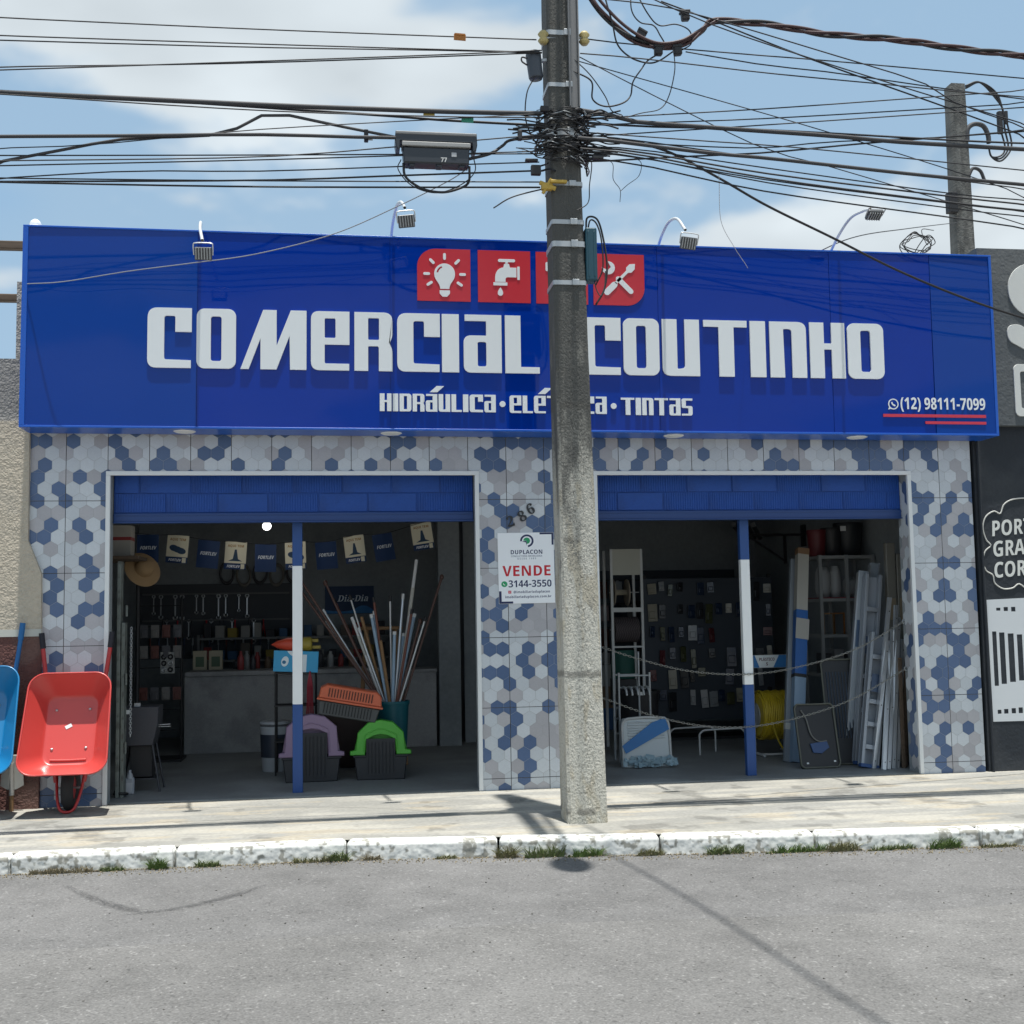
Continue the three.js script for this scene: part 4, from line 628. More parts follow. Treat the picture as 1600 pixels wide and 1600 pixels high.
  { const t = thing('cable_clamp', 'small black clamp holding two cables together beside the splice box', 'clamp', [2.34, 4.765, 1.63]); mesh('body', box(0.03, 0.08, 0.05, 0, 0, 0, 0.006), mBlack, t); mesh('bolt', rod([-0.01, 0.03, 0], [0.05, 0.03, 0], 0.006), mGalv, t); mesh('bolt', rod([-0.01, -0.025, 0], [0.045, -0.025, 0], 0.006), mGalv, t); }
  // the knot of tails, ties and brackets wound round the pole
  {
    const parts = [], metal = [];
    for (let i = 0; i < 92; i++) {
      const band = [4.63, 4.72, 4.79, 4.86, 4.93, 4.98][i % 6], y = band + rr(-0.03, 0.03), a0 = rr(-0.3, 2.4), sp = rr(0.5, 1.6), P = [], up = rr(-0.06, 0.06);
      for (let k = 0; k < 5; k++) { const a = a0 + sp * k / 4, q = 1 + rr(0, 0.22); P.push([3.752 - Math.cos(a) * 0.165 * q, y + up * k / 4 + rr(-0.012, 0.012), 1.51 + Math.sin(a) * 0.165 * q]); }
      (i % 5 === 3 ? metal : parts).push(tube(P, rr(0.003, 0.008), 20, 5));
    }
    for (let i = 0; i < 54; i++) { const y = 4.62 + 0.37 * rnd(), s = rnd() < 0.5 ? -1 : 1, L = rr(0.1, 0.36), P = [], dy = rr(-0.05, 0.05); for (let k = 0; k < 5; k++) P.push([3.752 + s * (0.06 + L * k / 4), y + dy * k / 4 + rr(-0.008, 0.008), 1.645 + rr(-0.03, 0.03)]); parts.push(tube(P, rr(0.003, 0.0075), 18, 5)); }
    const t = thing('cable_tangle', 'dense tangle of black cable tails and ties wound round the concrete pole', 'cable tangle'); const w = mesh('cable_tails', merge(parts), mCable, t); w.userData.kind = 'stuff'; const w2 = mesh('tie_wires', merge(metal), mGalv, t); w2.userData.kind = 'stuff';
    for (const [x, y, w3, h3] of [[3.42, 4.8, 0.03, 0.07], [3.53, 4.55, 0.07, 0.07], [3.5, 4.62, 0.09, 0.02], [3.98, 4.66, 0.08, 0.025], [3.6, 5.0, 0.06, 0.04]]) mesh('anchor_clamp', box(w3, h3, 0.04, x, y, 1.66, 0.006), mBlack, t);
  }
  // pole behind the shop
  const p2 = thing('far_pole', 'slim dark concrete pole with hooked conduits standing behind the shop', 'pole', [11.13, 0, -6.1]);
  mesh('shaft', (() => { const g = new THREE.CylinderGeometry(0.15, 0.24, 9.07, 4, 12); g.rotateY(Math.PI / 4); g.translate(0, 4.535, 0); return planar(g.toNonIndexed()); })(), new THREE.MeshStandardMaterial({ map: rep(grimeMap([0.14, 0.14, 0.13], [0.06, 0.06, 0.057], 301, 14, 0.35, 0.65), 1, 0.35), bumpMap: rep(stuccoBump, 1, 1), bumpScale: 0.012, roughness: 0.95 }), p2);
  mesh('conduit_hook', tube([[0.1, 8.2, 0.1], [0.12, 8.38, 0.1], [0.22, 8.46, 0.1], [0.36, 8.44, 0.1], [0.43, 8.31, 0.1], [0.44, 8.18, 0.1]], 0.035, 40, 8), mGreyCable, p2); mesh('conduit_hook', tube([[0.1, 7.68, 0.1], [0.17, 7.79, 0.1], [0.28, 7.757, 0.1], [0.34, 7.615, 0.1]], 0.025, 30, 8), mGreyCable, p2);
  mesh('lead_coil', merge([0, 1, 2].map((k) => tube([[0.12, 9.0 + k * 0.02, 0.1], [0.35, 9.1, 0.1], [0.6, 8.95 - k * 0.05, 0.1], [0.68, 8.66, 0.12], [0.76 - k * 0.06, 8.42, 0.1], [0.79 - k * 0.05, 8.13, 0.1], [0.62, 7.92 + k * 0.04, 0.1], [0.47, 7.98, 0.1], [0.43, 8.15, 0.1]], 0.014, 70, 5))), mCable, p2); mesh('lead_joint', merge([box(0.07, 0.34, 0.07, 0.63, 8.5, 0.1, 0.015), box(0.05, 0.2, 0.05, 0.73, 8.58, 0.1, 0.012)]), mBlack, p2); mesh('meter_box', box(0.14, 0.3, 0.12, -0.2, 7.25, 0.12, 0.01), mBlack, p2);
  solo('roof_wire', tube([[6.023, 4.38, 0.2], [6.623, 4.681, 0.0], [7.941, 5.303, -1.5], [11.0, 6.954, -5.95]], 0.005, 60, 5), mCable, 'thin wire rising from behind the sign to the pole behind the shop', 'wire');
  { const P = []; for (let i = 0; i < 40; i++) { const a = i * 0.83; P.push([8.0 + Math.cos(a) * (0.13 + 0.05 * Math.sin(i * 1.7)) + i * 0.001, 5.14 + Math.sin(a) * (0.1 + 0.05 * Math.cos(i * 2.3)), -1.5 + 0.05 * Math.sin(i)]); } P.push([7.95, 4.95, -1.5], [7.95, 4.6, -1.5]); solo('wire_coil', tube([[9.4, 6.05, -3.7], [8.4, 5.5, -2.1], ...P], 0.005, 420, 5), mCable, 'untidy coil of thin wire hanging above the roof beside the far pole', 'wire coil'); }
}

// ---------------------------------------------------------------- wheelbarrows and shovel against the wall
{
  const mTyre = mat(0.02, 0.02, 0.021, 0.85);
  const tray = (off) => {                                             // pressed tray opening towards +z; off: shell offset
    const N = 72, levels = [[0, 0.305, 0.41, 0.1, 0, 0.0], [0.3, 0.268, 0.372, 0.092, 0, -0.058], [0.6, 0.228, 0.331, 0.08, 0, -0.117], [0.85, 0.198, 0.296, 0.066, 0, -0.165], [0.93, 0.187, 0.283, 0.06, 0, -0.18], [0.97, 0.177, 0.273, 0.052, 0, -0.186], [1, 0.157, 0.253, 0.045, 0, -0.188]], P = [], I = [];
    for (const [k, w, h, r, , z] of levels) { const pts = roundRect(-w - off, -h - off, w + off, h + off, r + off + 0.02).getSpacedPoints(N); for (let i = 0; i < N; i++) P.push(pts[i].x * (1 - 0.04 * (pts[i].y / h) * (1 - k)), pts[i].y - 0.012 * k * 0, z - off * (k > 0.95 ? 1 : 0.3)); }
    for (let l = 0; l < levels.length - 1; l++) for (let i = 0; i < N; i++) { const a = l * N + i, b = l * N + (i + 1) % N; I.push(a, b, a + N, b, b + N, a + N); }
    const c = P.length / 3; P.push(0, 0, -0.188 - off); const L = (levels.length - 1) * N; for (let i = 0; i < N; i++) I.push(L + i, L + (i + 1) % N, c);
    let g = new THREE.BufferGeometry(); g.setAttribute('position', new THREE.Float32BufferAttribute(P, 3)); g.setIndex(I); g.computeVertexNormals(); const uv = new Float32Array(P.length / 3 * 2); g.setAttribute('uv', new THREE.BufferAttribute(uv, 2)); return g;
  };
  const make = (label, pos, mPaint, mFrame, mGrip) => {
    const t = thing('wheelbarrow', label, 'wheelbarrow', pos, 'wheelbarrows leaning on the wall'), T = [0, 0.675, 0.36];
    const body = mesh('tray', tray(0), mPaint, t); body.position.set(...T); body.rotation.x = -0.4; body.scale.y = 0.95; mesh('tray_back', tray(0.003), mPaint, body);
    const rim = roundRect(-0.307, -0.412, 0.307, 0.412, 0.122).getSpacedPoints(70).slice(0, 70).map((p) => [p.x * (1 - 0.04 * p.y / 0.41), p.y, 0.0]); mesh('rim', tube(rim, 0.0075, 160, 6, true), mPaint, body);
    for (const [x, y] of [[-0.12, 0.17], [0.125, 0.175], [-0.125, -0.15], [0.12, -0.145]]) mesh('bolt', new THREE.SphereGeometry(0.012, 12, 6, 0, Math.PI * 2, 0, Math.PI / 2).rotateX(Math.PI / 2).translate(x, y, -0.188), mSteel, body);
    mesh('pressed_rib', tube([[-0.13, -0.24, -0.186], [0, -0.243, -0.186], [0.13, -0.24, -0.186]], 0.011, 20, 6), mPaint, body);
    mesh('sticker', box(0.03, 0.085, 0.002), mWhitePlastic, body).applyMatrix4(new THREE.Matrix4().makeRotationX(0.96).setPosition(-0.14, 0.352, -0.092)); const s2 = mesh('sticker', box(0.05, 0.028, 0.002), mWhitePlastic, body); s2.position.set(-0.02, 0.035, -0.1855); s2.rotation.z = 0.5;
    for (const s of [-1, 1]) { mesh('handle', tube([[s * 0.1, 0.22, 0.2], [s * 0.16, 0.55, 0.16], [s * 0.215, 0.95, 0.06], [s * 0.252, 1.24, 0.03]], 0.017, 30, 8), mFrame, t); mesh('grip', tube([[s * 0.249, 1.22, 0.03], [s * 0.263, 1.34, 0.03]], 0.021, 4, 10), mGrip, t); mesh('leg', tube([[s * 0.18, 0.8, 0.06], [s * 0.19, 0.75, 0.03], [s * 0.18, 0.55, 0.03], [s * 0.15, 0.5, 0.1]], 0.012, 20, 6), mFrame, t); }
    mesh('fork', tube([[-0.1, 0.36, 0.16], [-0.095, 0.22, 0.2], [-0.07, 0.08, 0.27], [-0.035, 0.02, 0.3], [0.035, 0.02, 0.3], [0.07, 0.08, 0.27], [0.095, 0.22, 0.2], [0.1, 0.36, 0.16]], 0.011, 60, 8), mFrame, t);
    const w = mesh('wheel', new THREE.TorusGeometry(0.128, 0.045, 14, 40).rotateY(Math.PI / 2), mTyre, t); w.position.set(0, 0.174, 0.17); mesh('rim_disc', lathe([[0, -0.02], [0.09, -0.02], [0.095, 0], [0.09, 0.02], [0, 0.02]], 24).rotateZ(Math.PI / 2), mFrame, w); mesh('axle', rod([-0.11, 0, 0], [0.11, 0, 0], 0.01), mSteel, w);
    return t;
  };
  const paint = (r, g, b) => new THREE.MeshPhysicalMaterial({ color: lin(r, g, b), roughness: 0.35, clearcoat: 0.5, clearcoatRoughness: 0.25, side: THREE.DoubleSide });
  make('red steel wheelbarrow stood on its wheel against the tiled pier', [0.118, 0, 0.05], paint(0.5, 0.05, 0.042), mat(0.42, 0.03, 0.03, 0.4), mat(0.012, 0.012, 0.02, 0.7));
  const b = make('bright blue wheelbarrow stood on its wheel against the brown wall base', [-0.545, 0.0, 0.06], paint(0.004, 0.16, 0.36), mat(0.006, 0.12, 0.33, 0.4), mat(0.006, 0.12, 0.33, 0.5)); b.scale.set(1, 1.06, 1);
  const s = thing('shovel', 'grey square shovel blade standing upside down between the two wheelbarrows', 'shovel', [-0.335, 0, 0.1]);
  mesh('blade', extrude(poly([[-0.07, 0.42], [0.07, 0.42], [0.085, 0.19], [0.03, 0.16], [-0.03, 0.16], [-0.085, 0.19]]), 0.012, 0.003), mat(0.4, 0.4, 0.37, 0.5, { metal: 0.2 }), s); mesh('socket', rod([0, 0.36, 0.016], [0, 0.12, 0.016], 0.014, 0.02), mat(0.4, 0.4, 0.37, 0.5, { metal: 0.2 }), s); mesh('handle', rod([0, 0.0, 0.016], [0, 0.14, 0.016], 0.016), mWood, s);
}

// weeds along the foot of the kerb
{
  const greens = [[0.11, 0.17, 0.04], [0.13, 0.165, 0.055], [0.185, 0.18, 0.08], [0.25, 0.21, 0.13]].map((c) => new THREE.MeshPhysicalMaterial({ color: lin(...c), roughness: 0.9, side: THREE.DoubleSide, transmission: 0.0 }));
  const blades = (n, w, h, spread) => {
    const P = [], I = [];
    for (let i = 0; i < n; i++) {
      const x = rr(-w, w), a = rr(0, 6.28), L = h * rr(0.35, 1), b = rr(0.003, 0.0065), lean = spread * rr(0.2, 1), k = P.length / 3, dx = Math.cos(a), dz = Math.abs(Math.sin(a)) * 0.8 + 0.05, z0 = rr(0.002, 0.02);
      for (let s = 0; s <= 3; s++) { const q = s / 3, px = x + dx * lean * L * q * q, py = L * q * (1 - 0.25 * lean * q), pz = z0 + dz * lean * L * q * q * 0.7, ww = b * (1 - q * 0.95); P.push(px - ww * Math.sin(a) - ww * 0.5, py, pz, px + ww * Math.sin(a) + ww * 0.5, py, pz + ww * dx); if (s < 3) { const m = k + s * 2; I.push(m, m + 1, m + 2, m + 1, m + 3, m + 2); } }
    }
    const g = new THREE.BufferGeometry(); g.setAttribute('position', new THREE.Float32BufferAttribute(P, 3)); g.setAttribute('uv', new THREE.Float32BufferAttribute(new Float32Array(P.length / 3 * 2), 2)); g.setIndex(I); g.computeVertexNormals(); return g;
  };
  const spots = [[0.36, 0.1, 0.05, 3], [0.5, 0.13, 0.06, 3], [1.02, 0.05, 0.11, 0], [0.75, 0.07, 0.05, 1], [1.32, 0.07, 0.07, 1], [1.98, 0.13, 0.06, 2], [2.13, 0.06, 0.1, 1], [2.34, 0.05, 0.05, 3], [2.8, 0.06, 0.04, 2], [3.18, 0.06, 0.13, 2], [3.42, 0.12, 0.12, 1], [3.69, 0.1, 0.09, 0], [4.08, 0.08, 0.07, 2], [4.55, 0.12, 0.09, 1], [5.02, 0.18, 0.08, 0], [5.3, 0.1, 0.1, 2], [5.62, 0.14, 0.06, 1], [5.95, 0.1, 0.11, 0], [6.3, 0.12, 0.05, 2], [6.55, 0.08, 0.05, 3]];
  const near = ['before the red wheelbarrow', 'before the pole', 'before the hose reel'];
  for (const [x, w, h, k] of spots) { const look = ['fresh green', 'green', 'yellowish green', 'dry brownish'][k]; const o = thing('weed_tuft', `${look} weed tuft growing from the kerb foot ${near[x < 2.4 ? 0 : x < 4.2 ? 1 : 2]}`, 'weed', [x, -0.11, kerbZ(x) + 0.004], `${look} weeds along the kerb ${near[x < 2.4 ? 0 : x < 4.2 ? 1 : 2]}`); mesh('leaf_blades', blades(Math.round(70 + w * 700), w, h * 0.95, 1.5), greens[k], o).userData.kind = 'stuff'; mesh('short_growth', blades(Math.round(40 + w * 400), w * 1.25, h * 0.4, 2), greens[Math.min(3, k + 1)], o).userData.kind = 'stuff'; }
  const P = []; for (let i = 0; i < 3200; i++) { const x = rr(-0.6, 7.2), s = rr(0.002, 0.0075), g = new THREE.TetrahedronGeometry(s); g.rotateX(rr(0, 6)); g.rotateY(rr(0, 6)); g.translate(x, -0.108 + s * 0.3, kerbZ(x) + 0.004 + Math.pow(rnd(), 3.5) * 0.16); P.push(g); }
  const gr = mesh('gutter_grit', merge(P), mat(0.24, 0.2, 0.13, 0.95), scene); gr.userData = { kind: 'stuff', label: 'brown grit and litter along the foot of the kerb', category: 'grit' };
  const Q = []; for (let i = 0; i < 420; i++) { const x = rr(-0.5, 7.2), z = 2.2 + 3.6 * rnd() + 0.07 * x, s = rr(0.0015, 0.006), g = new THREE.TetrahedronGeometry(s); g.rotateX(rr(0, 6)); g.rotateY(rr(0, 6)); g.scale(1.6, 0.7, 1); g.translate(x, -0.107 + s * 0.2, z); Q.push(g); }
  const rg = mesh('road_grit', merge(Q), mat(0.09, 0.085, 0.075, 0.95), scene); rg.userData = { kind: 'stuff', label: 'small loose stones scattered over the asphalt', category: 'grit' };
}

// ---------------------------------------------------------------- goods in the shop, opening by the red wheelbarrow
const F = 0.008;                                                      // shop floor
{
  const mConcrete = new THREE.MeshStandardMaterial({ map: rep(grimeMap([0.33, 0.335, 0.34], [0.22, 0.225, 0.23], 141, 7), 0.7, 0.7), roughness: 0.85 });
  const c = thing('counter', 'long grey rendered sales counter inside the shop', 'counter', [0, F, 0]); mesh('front', planar(span(0.49, 2.5, 0, 0.81, -3.9, -3.3, 0.008)), mConcrete, c); mesh('top', planar(span(0.5, 2.54, 0.811, 0.86, -3.95, -3.27, 0.008)), mConcrete, c);
  const c2 = thing('cabinet', 'plain grey cabinet beside the white column', 'cabinet', [0, F, 0]); mesh('body', planar(span(2.82, 3.16, 0, 0.8, -3.85, -3.32, 0.006)), mConcrete, c2); mesh('top', planar(span(2.8, 3.17, 0.801, 0.835, -3.86, -3.3, 0.006)), mConcrete, c2);
  // lit bulb
  const b = thing('light_bulb', 'lit white bulb hanging from the shop ceiling', 'bulb', [1.43, 2.315, -2]);
  const em = new THREE.MeshStandardMaterial({ color: lin(0.9, 0.9, 0.9), emissive: lin(1, 0.98, 0.94), emissiveIntensity: 3 });
  mesh('bulb', new THREE.SphereGeometry(0.042, 20, 14), em, b); mesh('socket', rod([0, 0.038, 0], [0, 0.09, 0], 0.02), mWhitePlastic, b); mesh('cord', rod([0, 0.09, 0], [0, 0.635, 0], 0.004), mBlack, b);
  const pl = new THREE.PointLight(new THREE.Color(1, 0.97, 0.92), 0.12, 0, 2); pl.position.set(1.43, 2.315, -2); pl.castShadow = true; pl.shadow.radius = 2; scene.add(pl);

  // bunting
  const flagBlue = new THREE.MeshStandardMaterial({ side: THREE.DoubleSide, roughness: 0.7, map: canvasTex(256, 320, (x, w, h) => { x.fillStyle = '#16345f'; x.fillRect(0, 0, w, h); x.fillStyle = '#e8ecef'; x.font = 'italic bold 54px sans-serif'; x.textAlign = 'center'; x.fillText('FORTLEV', w / 2, 170, 190); }) });
  const flagWhite = [0, 1].map((k) => new THREE.MeshStandardMaterial({ side: THREE.DoubleSide, roughness: 0.7, map: canvasTex(256, 320, (x, w, h) => {
    x.fillStyle = '#e2dcc4'; x.fillRect(0, 0, w, h); x.fillStyle = '#a3742a'; x.font = 'bold 40px sans-serif'; x.textAlign = 'center'; x.fillText('AQUI TEM', w / 2, 62, 200); x.fillStyle = '#27425e';
    if (k) { x.beginPath(); x.moveTo(118, 90); x.lineTo(140, 90); x.lineTo(160, 200); x.lineTo(210, 225); x.lineTo(46, 225); x.lineTo(100, 200); x.fill(); } else for (let i = 0; i < 3; i++) { x.beginPath(); x.ellipse(90 + i * 42, 150 + i * 14, 58, 36, 0.2, 0, 7); x.fill(); }
    x.fillStyle = '#16345f'; x.fillRect(0, 250, w, 70); x.fillStyle = '#fff'; x.font = 'italic bold 40px sans-serif'; x.fillText('FORTLEV', w * 0.42, 300, 150); x.fillStyle = '#e2dcc4'; x.fillRect(196, 256, 44, 56);
  }) }));
  const fl = [[0.217, 2.142], [0.505, 2.133], [0.807, 2.078], [1.08, 2.062], [1.379, 2.033], [1.681, 2.056], [1.992, 2.053], [2.279, 2.116], [2.581, 2.133], [2.978, 2.243]], t = thing('bunting', 'string of alternating blue and cream advertising flags hung across the shop', 'bunting', [0, 0, -2.6]);
  mesh('string', tube([[-0.3, 2.36, 0], ...fl.map(([x, y]) => [x, y + 0.142, 0]), [3.19, 2.44, -0.72]], 0.003, 90, 4), mBlack, t);
  fl.forEach(([x, y], i) => { const g = new THREE.PlaneGeometry(0.215, 0.28, 6, 6), p = g.attributes.position; for (let k = 0; k < p.count; k++) { const a = p.getX(k), q = p.getY(k); p.setZ(k, 0.012 * Math.sin(a * 22 + i) + 0.03 * (0.14 - q) * Math.sin(i * 2.4)); } g.computeVertexNormals(); const sl = (fl[Math.min(9, i + 1)][1] - fl[Math.max(0, i - 1)][1]) / 0.6; const o = mesh('flag', g, i % 2 ? flagWhite[i === 1 || i === 5 ? 0 : 1] : flagBlue, t); o.position.set(x, y, 0); o.rotation.z = Math.atan(sl) * 0.8; o.rotation.y = 0.25 * Math.sin(i * 3.3); });

  // banner on the back wall
  const dia = new THREE.MeshStandardMaterial({ roughness: 0.6, map: canvasTex(512, 288, (x, w, h) => { x.fillStyle = '#14355c'; x.fillRect(0, 0, w, h); x.fillStyle = '#2a78b4'; x.beginPath(); x.moveTo(0, 250); x.quadraticCurveTo(260, 290, 330, 230); x.quadraticCurveTo(420, 170, 512, 260); x.lineTo(512, 288); x.lineTo(0, 288); x.fill(); x.fillStyle = '#dfe7ee'; x.textAlign = 'center'; x.font = 'italic bold 92px serif'; x.fillText('Dia-Dia', 290, 160, 330); }) });
  const bn = thing('advert_banner', 'blue advertising banner with white Dia-Dia lettering on the back wall', 'banner', [2.235, 1.63, -5.18]); mesh('board', box(0.6, 0.34, 0.012), mat(0.02, 0.06, 0.13, 0.6), bn); mesh('print', new THREE.PlaneGeometry(0.59, 0.33).translate(0, 0, 0.0075), dia, bn);

  // tool board with hanging tools, shelf with cartons
  const tb = thing('tool_board', 'dark wide board hung with wrenches and pliers on the back wall', 'tool board', [0, 0, -5.195]); mesh('board', planar(span(-0.28, 1.55, 0.95, 1.85, 0, 0.03)), mat(0.06, 0.066, 0.075, 0.7), tb); for (const y of [1.72, 1.4]) mesh('rail', span(-0.25, 1.5, y, y + 0.02, 0.03, 0.06), mat(0.12, 0.12, 0.12, 0.5), tb);
  const wr = merge([box(0.014, 0.2, 0.008, 0, -0.13, 0), (() => { const g = new THREE.TorusGeometry(0.018, 0.007, 6, 14); g.translate(0, -0.018, 0); return g; })(), (() => { const g = new THREE.TorusGeometry(0.02, 0.008, 6, 12, 4.4); g.rotateZ(2.5); g.translate(0, -0.245, 0); return g; })()]);
  for (let i = 0; i < 15; i++) { const o = solo('wrench', wr, mSteel, 'steel combination wrench hanging in a row on the dark tool board', 'wrench', 'wrenches on the tool board', [-0.12 + i * 0.085 + rr(-0.01, 0.01), i % 3 === 2 ? 1.42 : 1.72, -5.15]); o.scale.setScalar(rr(0.8, 1.15)); }
  const pli = merge([rod([0, -0.01, 0], [-0.025, -0.16, 0], 0.009), rod([0, -0.01, 0], [0.025, -0.16, 0], 0.009), rod([0, 0.05, 0], [0, -0.02, 0], 0.013, 0.006)]);
  for (let i = 0; i < 8; i++) solo('pliers', pli, i % 2 ? mRed : mat(0.06, 0.06, 0.07, 0.4), i % 2 ? 'red-handled pliers hanging on the dark tool board' : 'black pliers hanging on the dark tool board', 'pliers', i % 2 ? 'red pliers' : 'black pliers', [0.0 + i * 0.17, 1.36, -5.14]);
  const shelf = (name, label, x0, x1, ys, z0, z1, m, pos) => { const t = thing(name, label, 'shelf', pos); for (const y of ys) mesh('board', span(x0, x1, y - 0.012, y + 0.012, z0, z1), m, t); for (const x of [x0 + 0.015, x1 - 0.015]) for (const z of [z0 + 0.015, z1 - 0.015]) mesh('upright', span(x - 0.014, x + 0.014, 0, ys.at(-1) + 0.05, z - 0.0148, z + 0.0148), m, t); return t; };
  const mShelf = mat(0.16, 0.165, 0.165, 0.55);
  shelf('stock_shelf', 'low dark steel shelf of small cartons behind the counter', 0.45, 2.75, [0.2, 0.62, 0.92, 1.18], -5.1, -4.72, mShelf, [0, F, 0]);
  const boxCols = [[0.12, 0.1, 0.08, 'brown'], [0.3, 0.29, 0.27, 'white'], [0.25, 0.03, 0.03, 'red'], [0.04, 0.1, 0.2, 'blue'], [0.03, 0.03, 0.035, 'black'], [0.3, 0.22, 0.04, 'yellow']];
  for (const y of [0.92, 1.18]) for (let i = 0; i < 15; i++) { const k = Math.floor(hash(i, y * 100, 4) * 6), w = 0.07 + 0.05 * hash(i, 3), h = 0.09 + 0.1 * hash(i, y * 50), [r, g, b2, n] = boxCols[k], o = solo('carton', box(w, h, 0.12, 0, h / 2, 0, 0.003), mat(r, g, b2, 0.7), `small ${n} carton on the dark shelf behind the counter`, 'carton', `${n} cartons behind the counter`, [0.56 + i * 0.147, F + y + 0.012, -4.85]); o.rotation.y = 0.2 * (hash(i, 8) - 0.5); }
  for (let i = 0; i < 2; i++) { const o = thing('seed_packet', i ? 'cream packet with a green picture, on the counter beside its twin' : 'cream packet with a green picture, standing at the counter corner', 'packet', [0.6 + i * 0.17, F + 0.86, -3.75], 'packets on the counter'); mesh('body', box(0.15, 0.21, 0.05, 0, 0.105, 0, 0.006), mat(0.4, 0.36, 0.26, 0.6), o); mesh('picture', box(0.09, 0.11, 0.002, 0, 0.09, 0.0262), mat(0.08, 0.13, 0.08, 0.6), o); }
  for (const [x, y, r, h, c3, l] of [[1.05, 0.86, 0.035, 0.2, [0.3, 0.05, 0.05], 'red bottle on the counter'], [1.18, 0.86, 0.03, 0.16, [0.05, 0.05, 0.06], 'small black bottle on the counter'], [1.75, 0.86, 0.04, 0.1, [0.35, 0.35, 0.33], 'white pot on the counter']]) solo('bottle', lathe([[0, 0], [r, 0], [r, h * 0.65], [r * 0.4, h * 0.85], [r * 0.4, h], [0, h]], 16), mat(...c3, 0.4), l, 'bottle', undefined, [x, F + y, -3.6]);

  // door jamb, high shelf and hat
  const gate = thing('folded_gate', 'grey-green folded metal gate leaves stacked at the tiled pier', 'gate', [0.36, F, -0.32]), mGate = new THREE.MeshStandardMaterial({ map: rep(grimeMap([0.16, 0.18, 0.165], [0.06, 0.06, 0.055], 151, 9), 3, 3), roughness: 0.6 });
  for (let i = 0; i < 2; i++) mesh('leaf', planar(span(-0.015 + i * 0.034, 0.013 + i * 0.034, 0, 1.9 - i * 0.5, -0.1, 0.02 - i * 0.012, 0.004)), mGate, gate); for (const y of [0.35, 0.9, 1.45]) mesh('hinge', rod([0.06, y, 0.012], [0.06, y + 0.09, 0.012], 0.01), mGate, gate); mesh('chain', (() => { const L = []; for (let i = 0; i < 46; i++) { const g = new THREE.TorusGeometry(0.013, 0.0038, 5, 8); g.scale(0.7, 1, 1); if (i % 2) g.rotateY(Math.PI / 2); g.translate(0.1, 1.35 - i * 0.019, 0.022); L.push(g); } return merge(L); })(), mGalv, gate);
  const hs = thing('high_shelf', 'short dark wall shelf with a carton in the corner by the folded gate', 'shelf', [0, 0, 0]); mesh('board', span(-0.299, 0.4, 1.955, 1.985, -1.65, -0.95), mDarkWood, hs); mesh('bracket', bar([-0.28, 1.7, -1.3], [0.1, 1.955, -1.3], 0.03, 0.03), mBlack, hs);
  const wc = thing('white_carton', 'white carton with a red band on the high corner shelf', 'carton', [0.22, 1.985, -1.2]); mesh('body', box(0.18, 0.28, 0.2, 0, 0.14, 0, 0.004), mat(0.42, 0.4, 0.36, 0.7), wc); mesh('band', box(0.181, 0.03, 0.201, 0, 0.16, 0), mat(0.3, 0.04, 0.04, 0.6), wc);
  const hp = thing('coat_stand', 'dark display post carrying a straw hat by the folded gate', 'stand', [0.3, F, -1.55]); mesh('post', rod([0, 0, 0], [0, 1.93, 0], 0.016), mBlack, hp); mesh('base', lathe([[0, 0], [0.17, 0], [0.17, 0.02], [0.03, 0.04], [0, 0.04]], 20), mBlack, hp); mesh('hook', rod([0, 1.92, 0], [0.06, 1.94, 0.06], 0.008), mBlack, hp);
  const hat = thing('straw_hat', 'tan straw hat hanging tilted on the dark post', 'hat', [0.36, 1.89, -1.46]); mesh('brim', lathe([[0.085, 0.0], [0.12, -0.004], [0.165, -0.02], [0.17, -0.016], [0.12, 0.004], [0.085, 0.008]], 32), mat(0.34, 0.22, 0.11, 0.8), hat); mesh('crown', lathe([[0.088, 0], [0.084, 0.05], [0.07, 0.085], [0.03, 0.1], [0, 0.1]], 28), mat(0.34, 0.22, 0.11, 0.8), hat); hat.rotation.set(1.1, 0, -0.55);
  const st = thing('card_stand', 'dark wire display stand with a white card of round fittings', 'display stand', [0.2, F, -2.85]); for (const x of [-0.1, 0.32]) mesh('upright', rod([x, 0, 0], [x, 1.65, 0], 0.012), mBlack, st); for (let i = 0; i < 7; i++) mesh('cross_wire', rod([-0.1, 0.3 + i * 0.21, 0], [0.32, 0.3 + i * 0.21, 0], 0.005), mBlack, st); mesh('foot', span(-0.13, 0.35, 0, 0.025, -0.2, 0.2), mBlack, st);
  const cd = mesh('card', box(0.14, 0.215, 0.004, 0.185, 0.98, 0.02), mat(0.42, 0.42, 0.4, 0.5), st); for (let i = 0; i < 6; i++) mesh('fitting', new THREE.TorusGeometry(0.02, 0.009, 6, 14).translate(0.15 + (i % 2) * 0.065, 0.91 + Math.floor(i / 2) * 0.065, 0.03), i % 3 ? mBlack : mSteel, cd);
  for (let i = 0; i < 12; i++) { const dark = i % 3; solo('blister_pack', merge([box(0.08, 0.13, 0.003), box(0.05, 0.07, 0.02, 0, -0.02, 0.01, 0.006)]), [mat(0.1, 0.1, 0.11, 0.4), mat(0.2, 0.19, 0.18, 0.4), mat(0.14, 0.05, 0.04, 0.4)][dark], `${['dark', 'pale', 'reddish'][dark]} blister pack hanging on the dark wire stand`, 'packet', `${['dark', 'pale', 'reddish'][dark]} packs on the wire stand`, [0.15 + (i % 4) * 0.11, F + 1.3 - Math.floor(i / 4) * 0.21 + (Math.floor(i / 4) > 1 ? -0.21 : 0), -2.83]); }

  // barbecue and bottle
  const q = thing('barbecue', 'black sheet metal barbecue on thin legs with a price tag', 'barbecue', [0.48, F, -0.72]), mSheet = mat(0.05, 0.052, 0.062, 0.45, { metal: 0.2 });
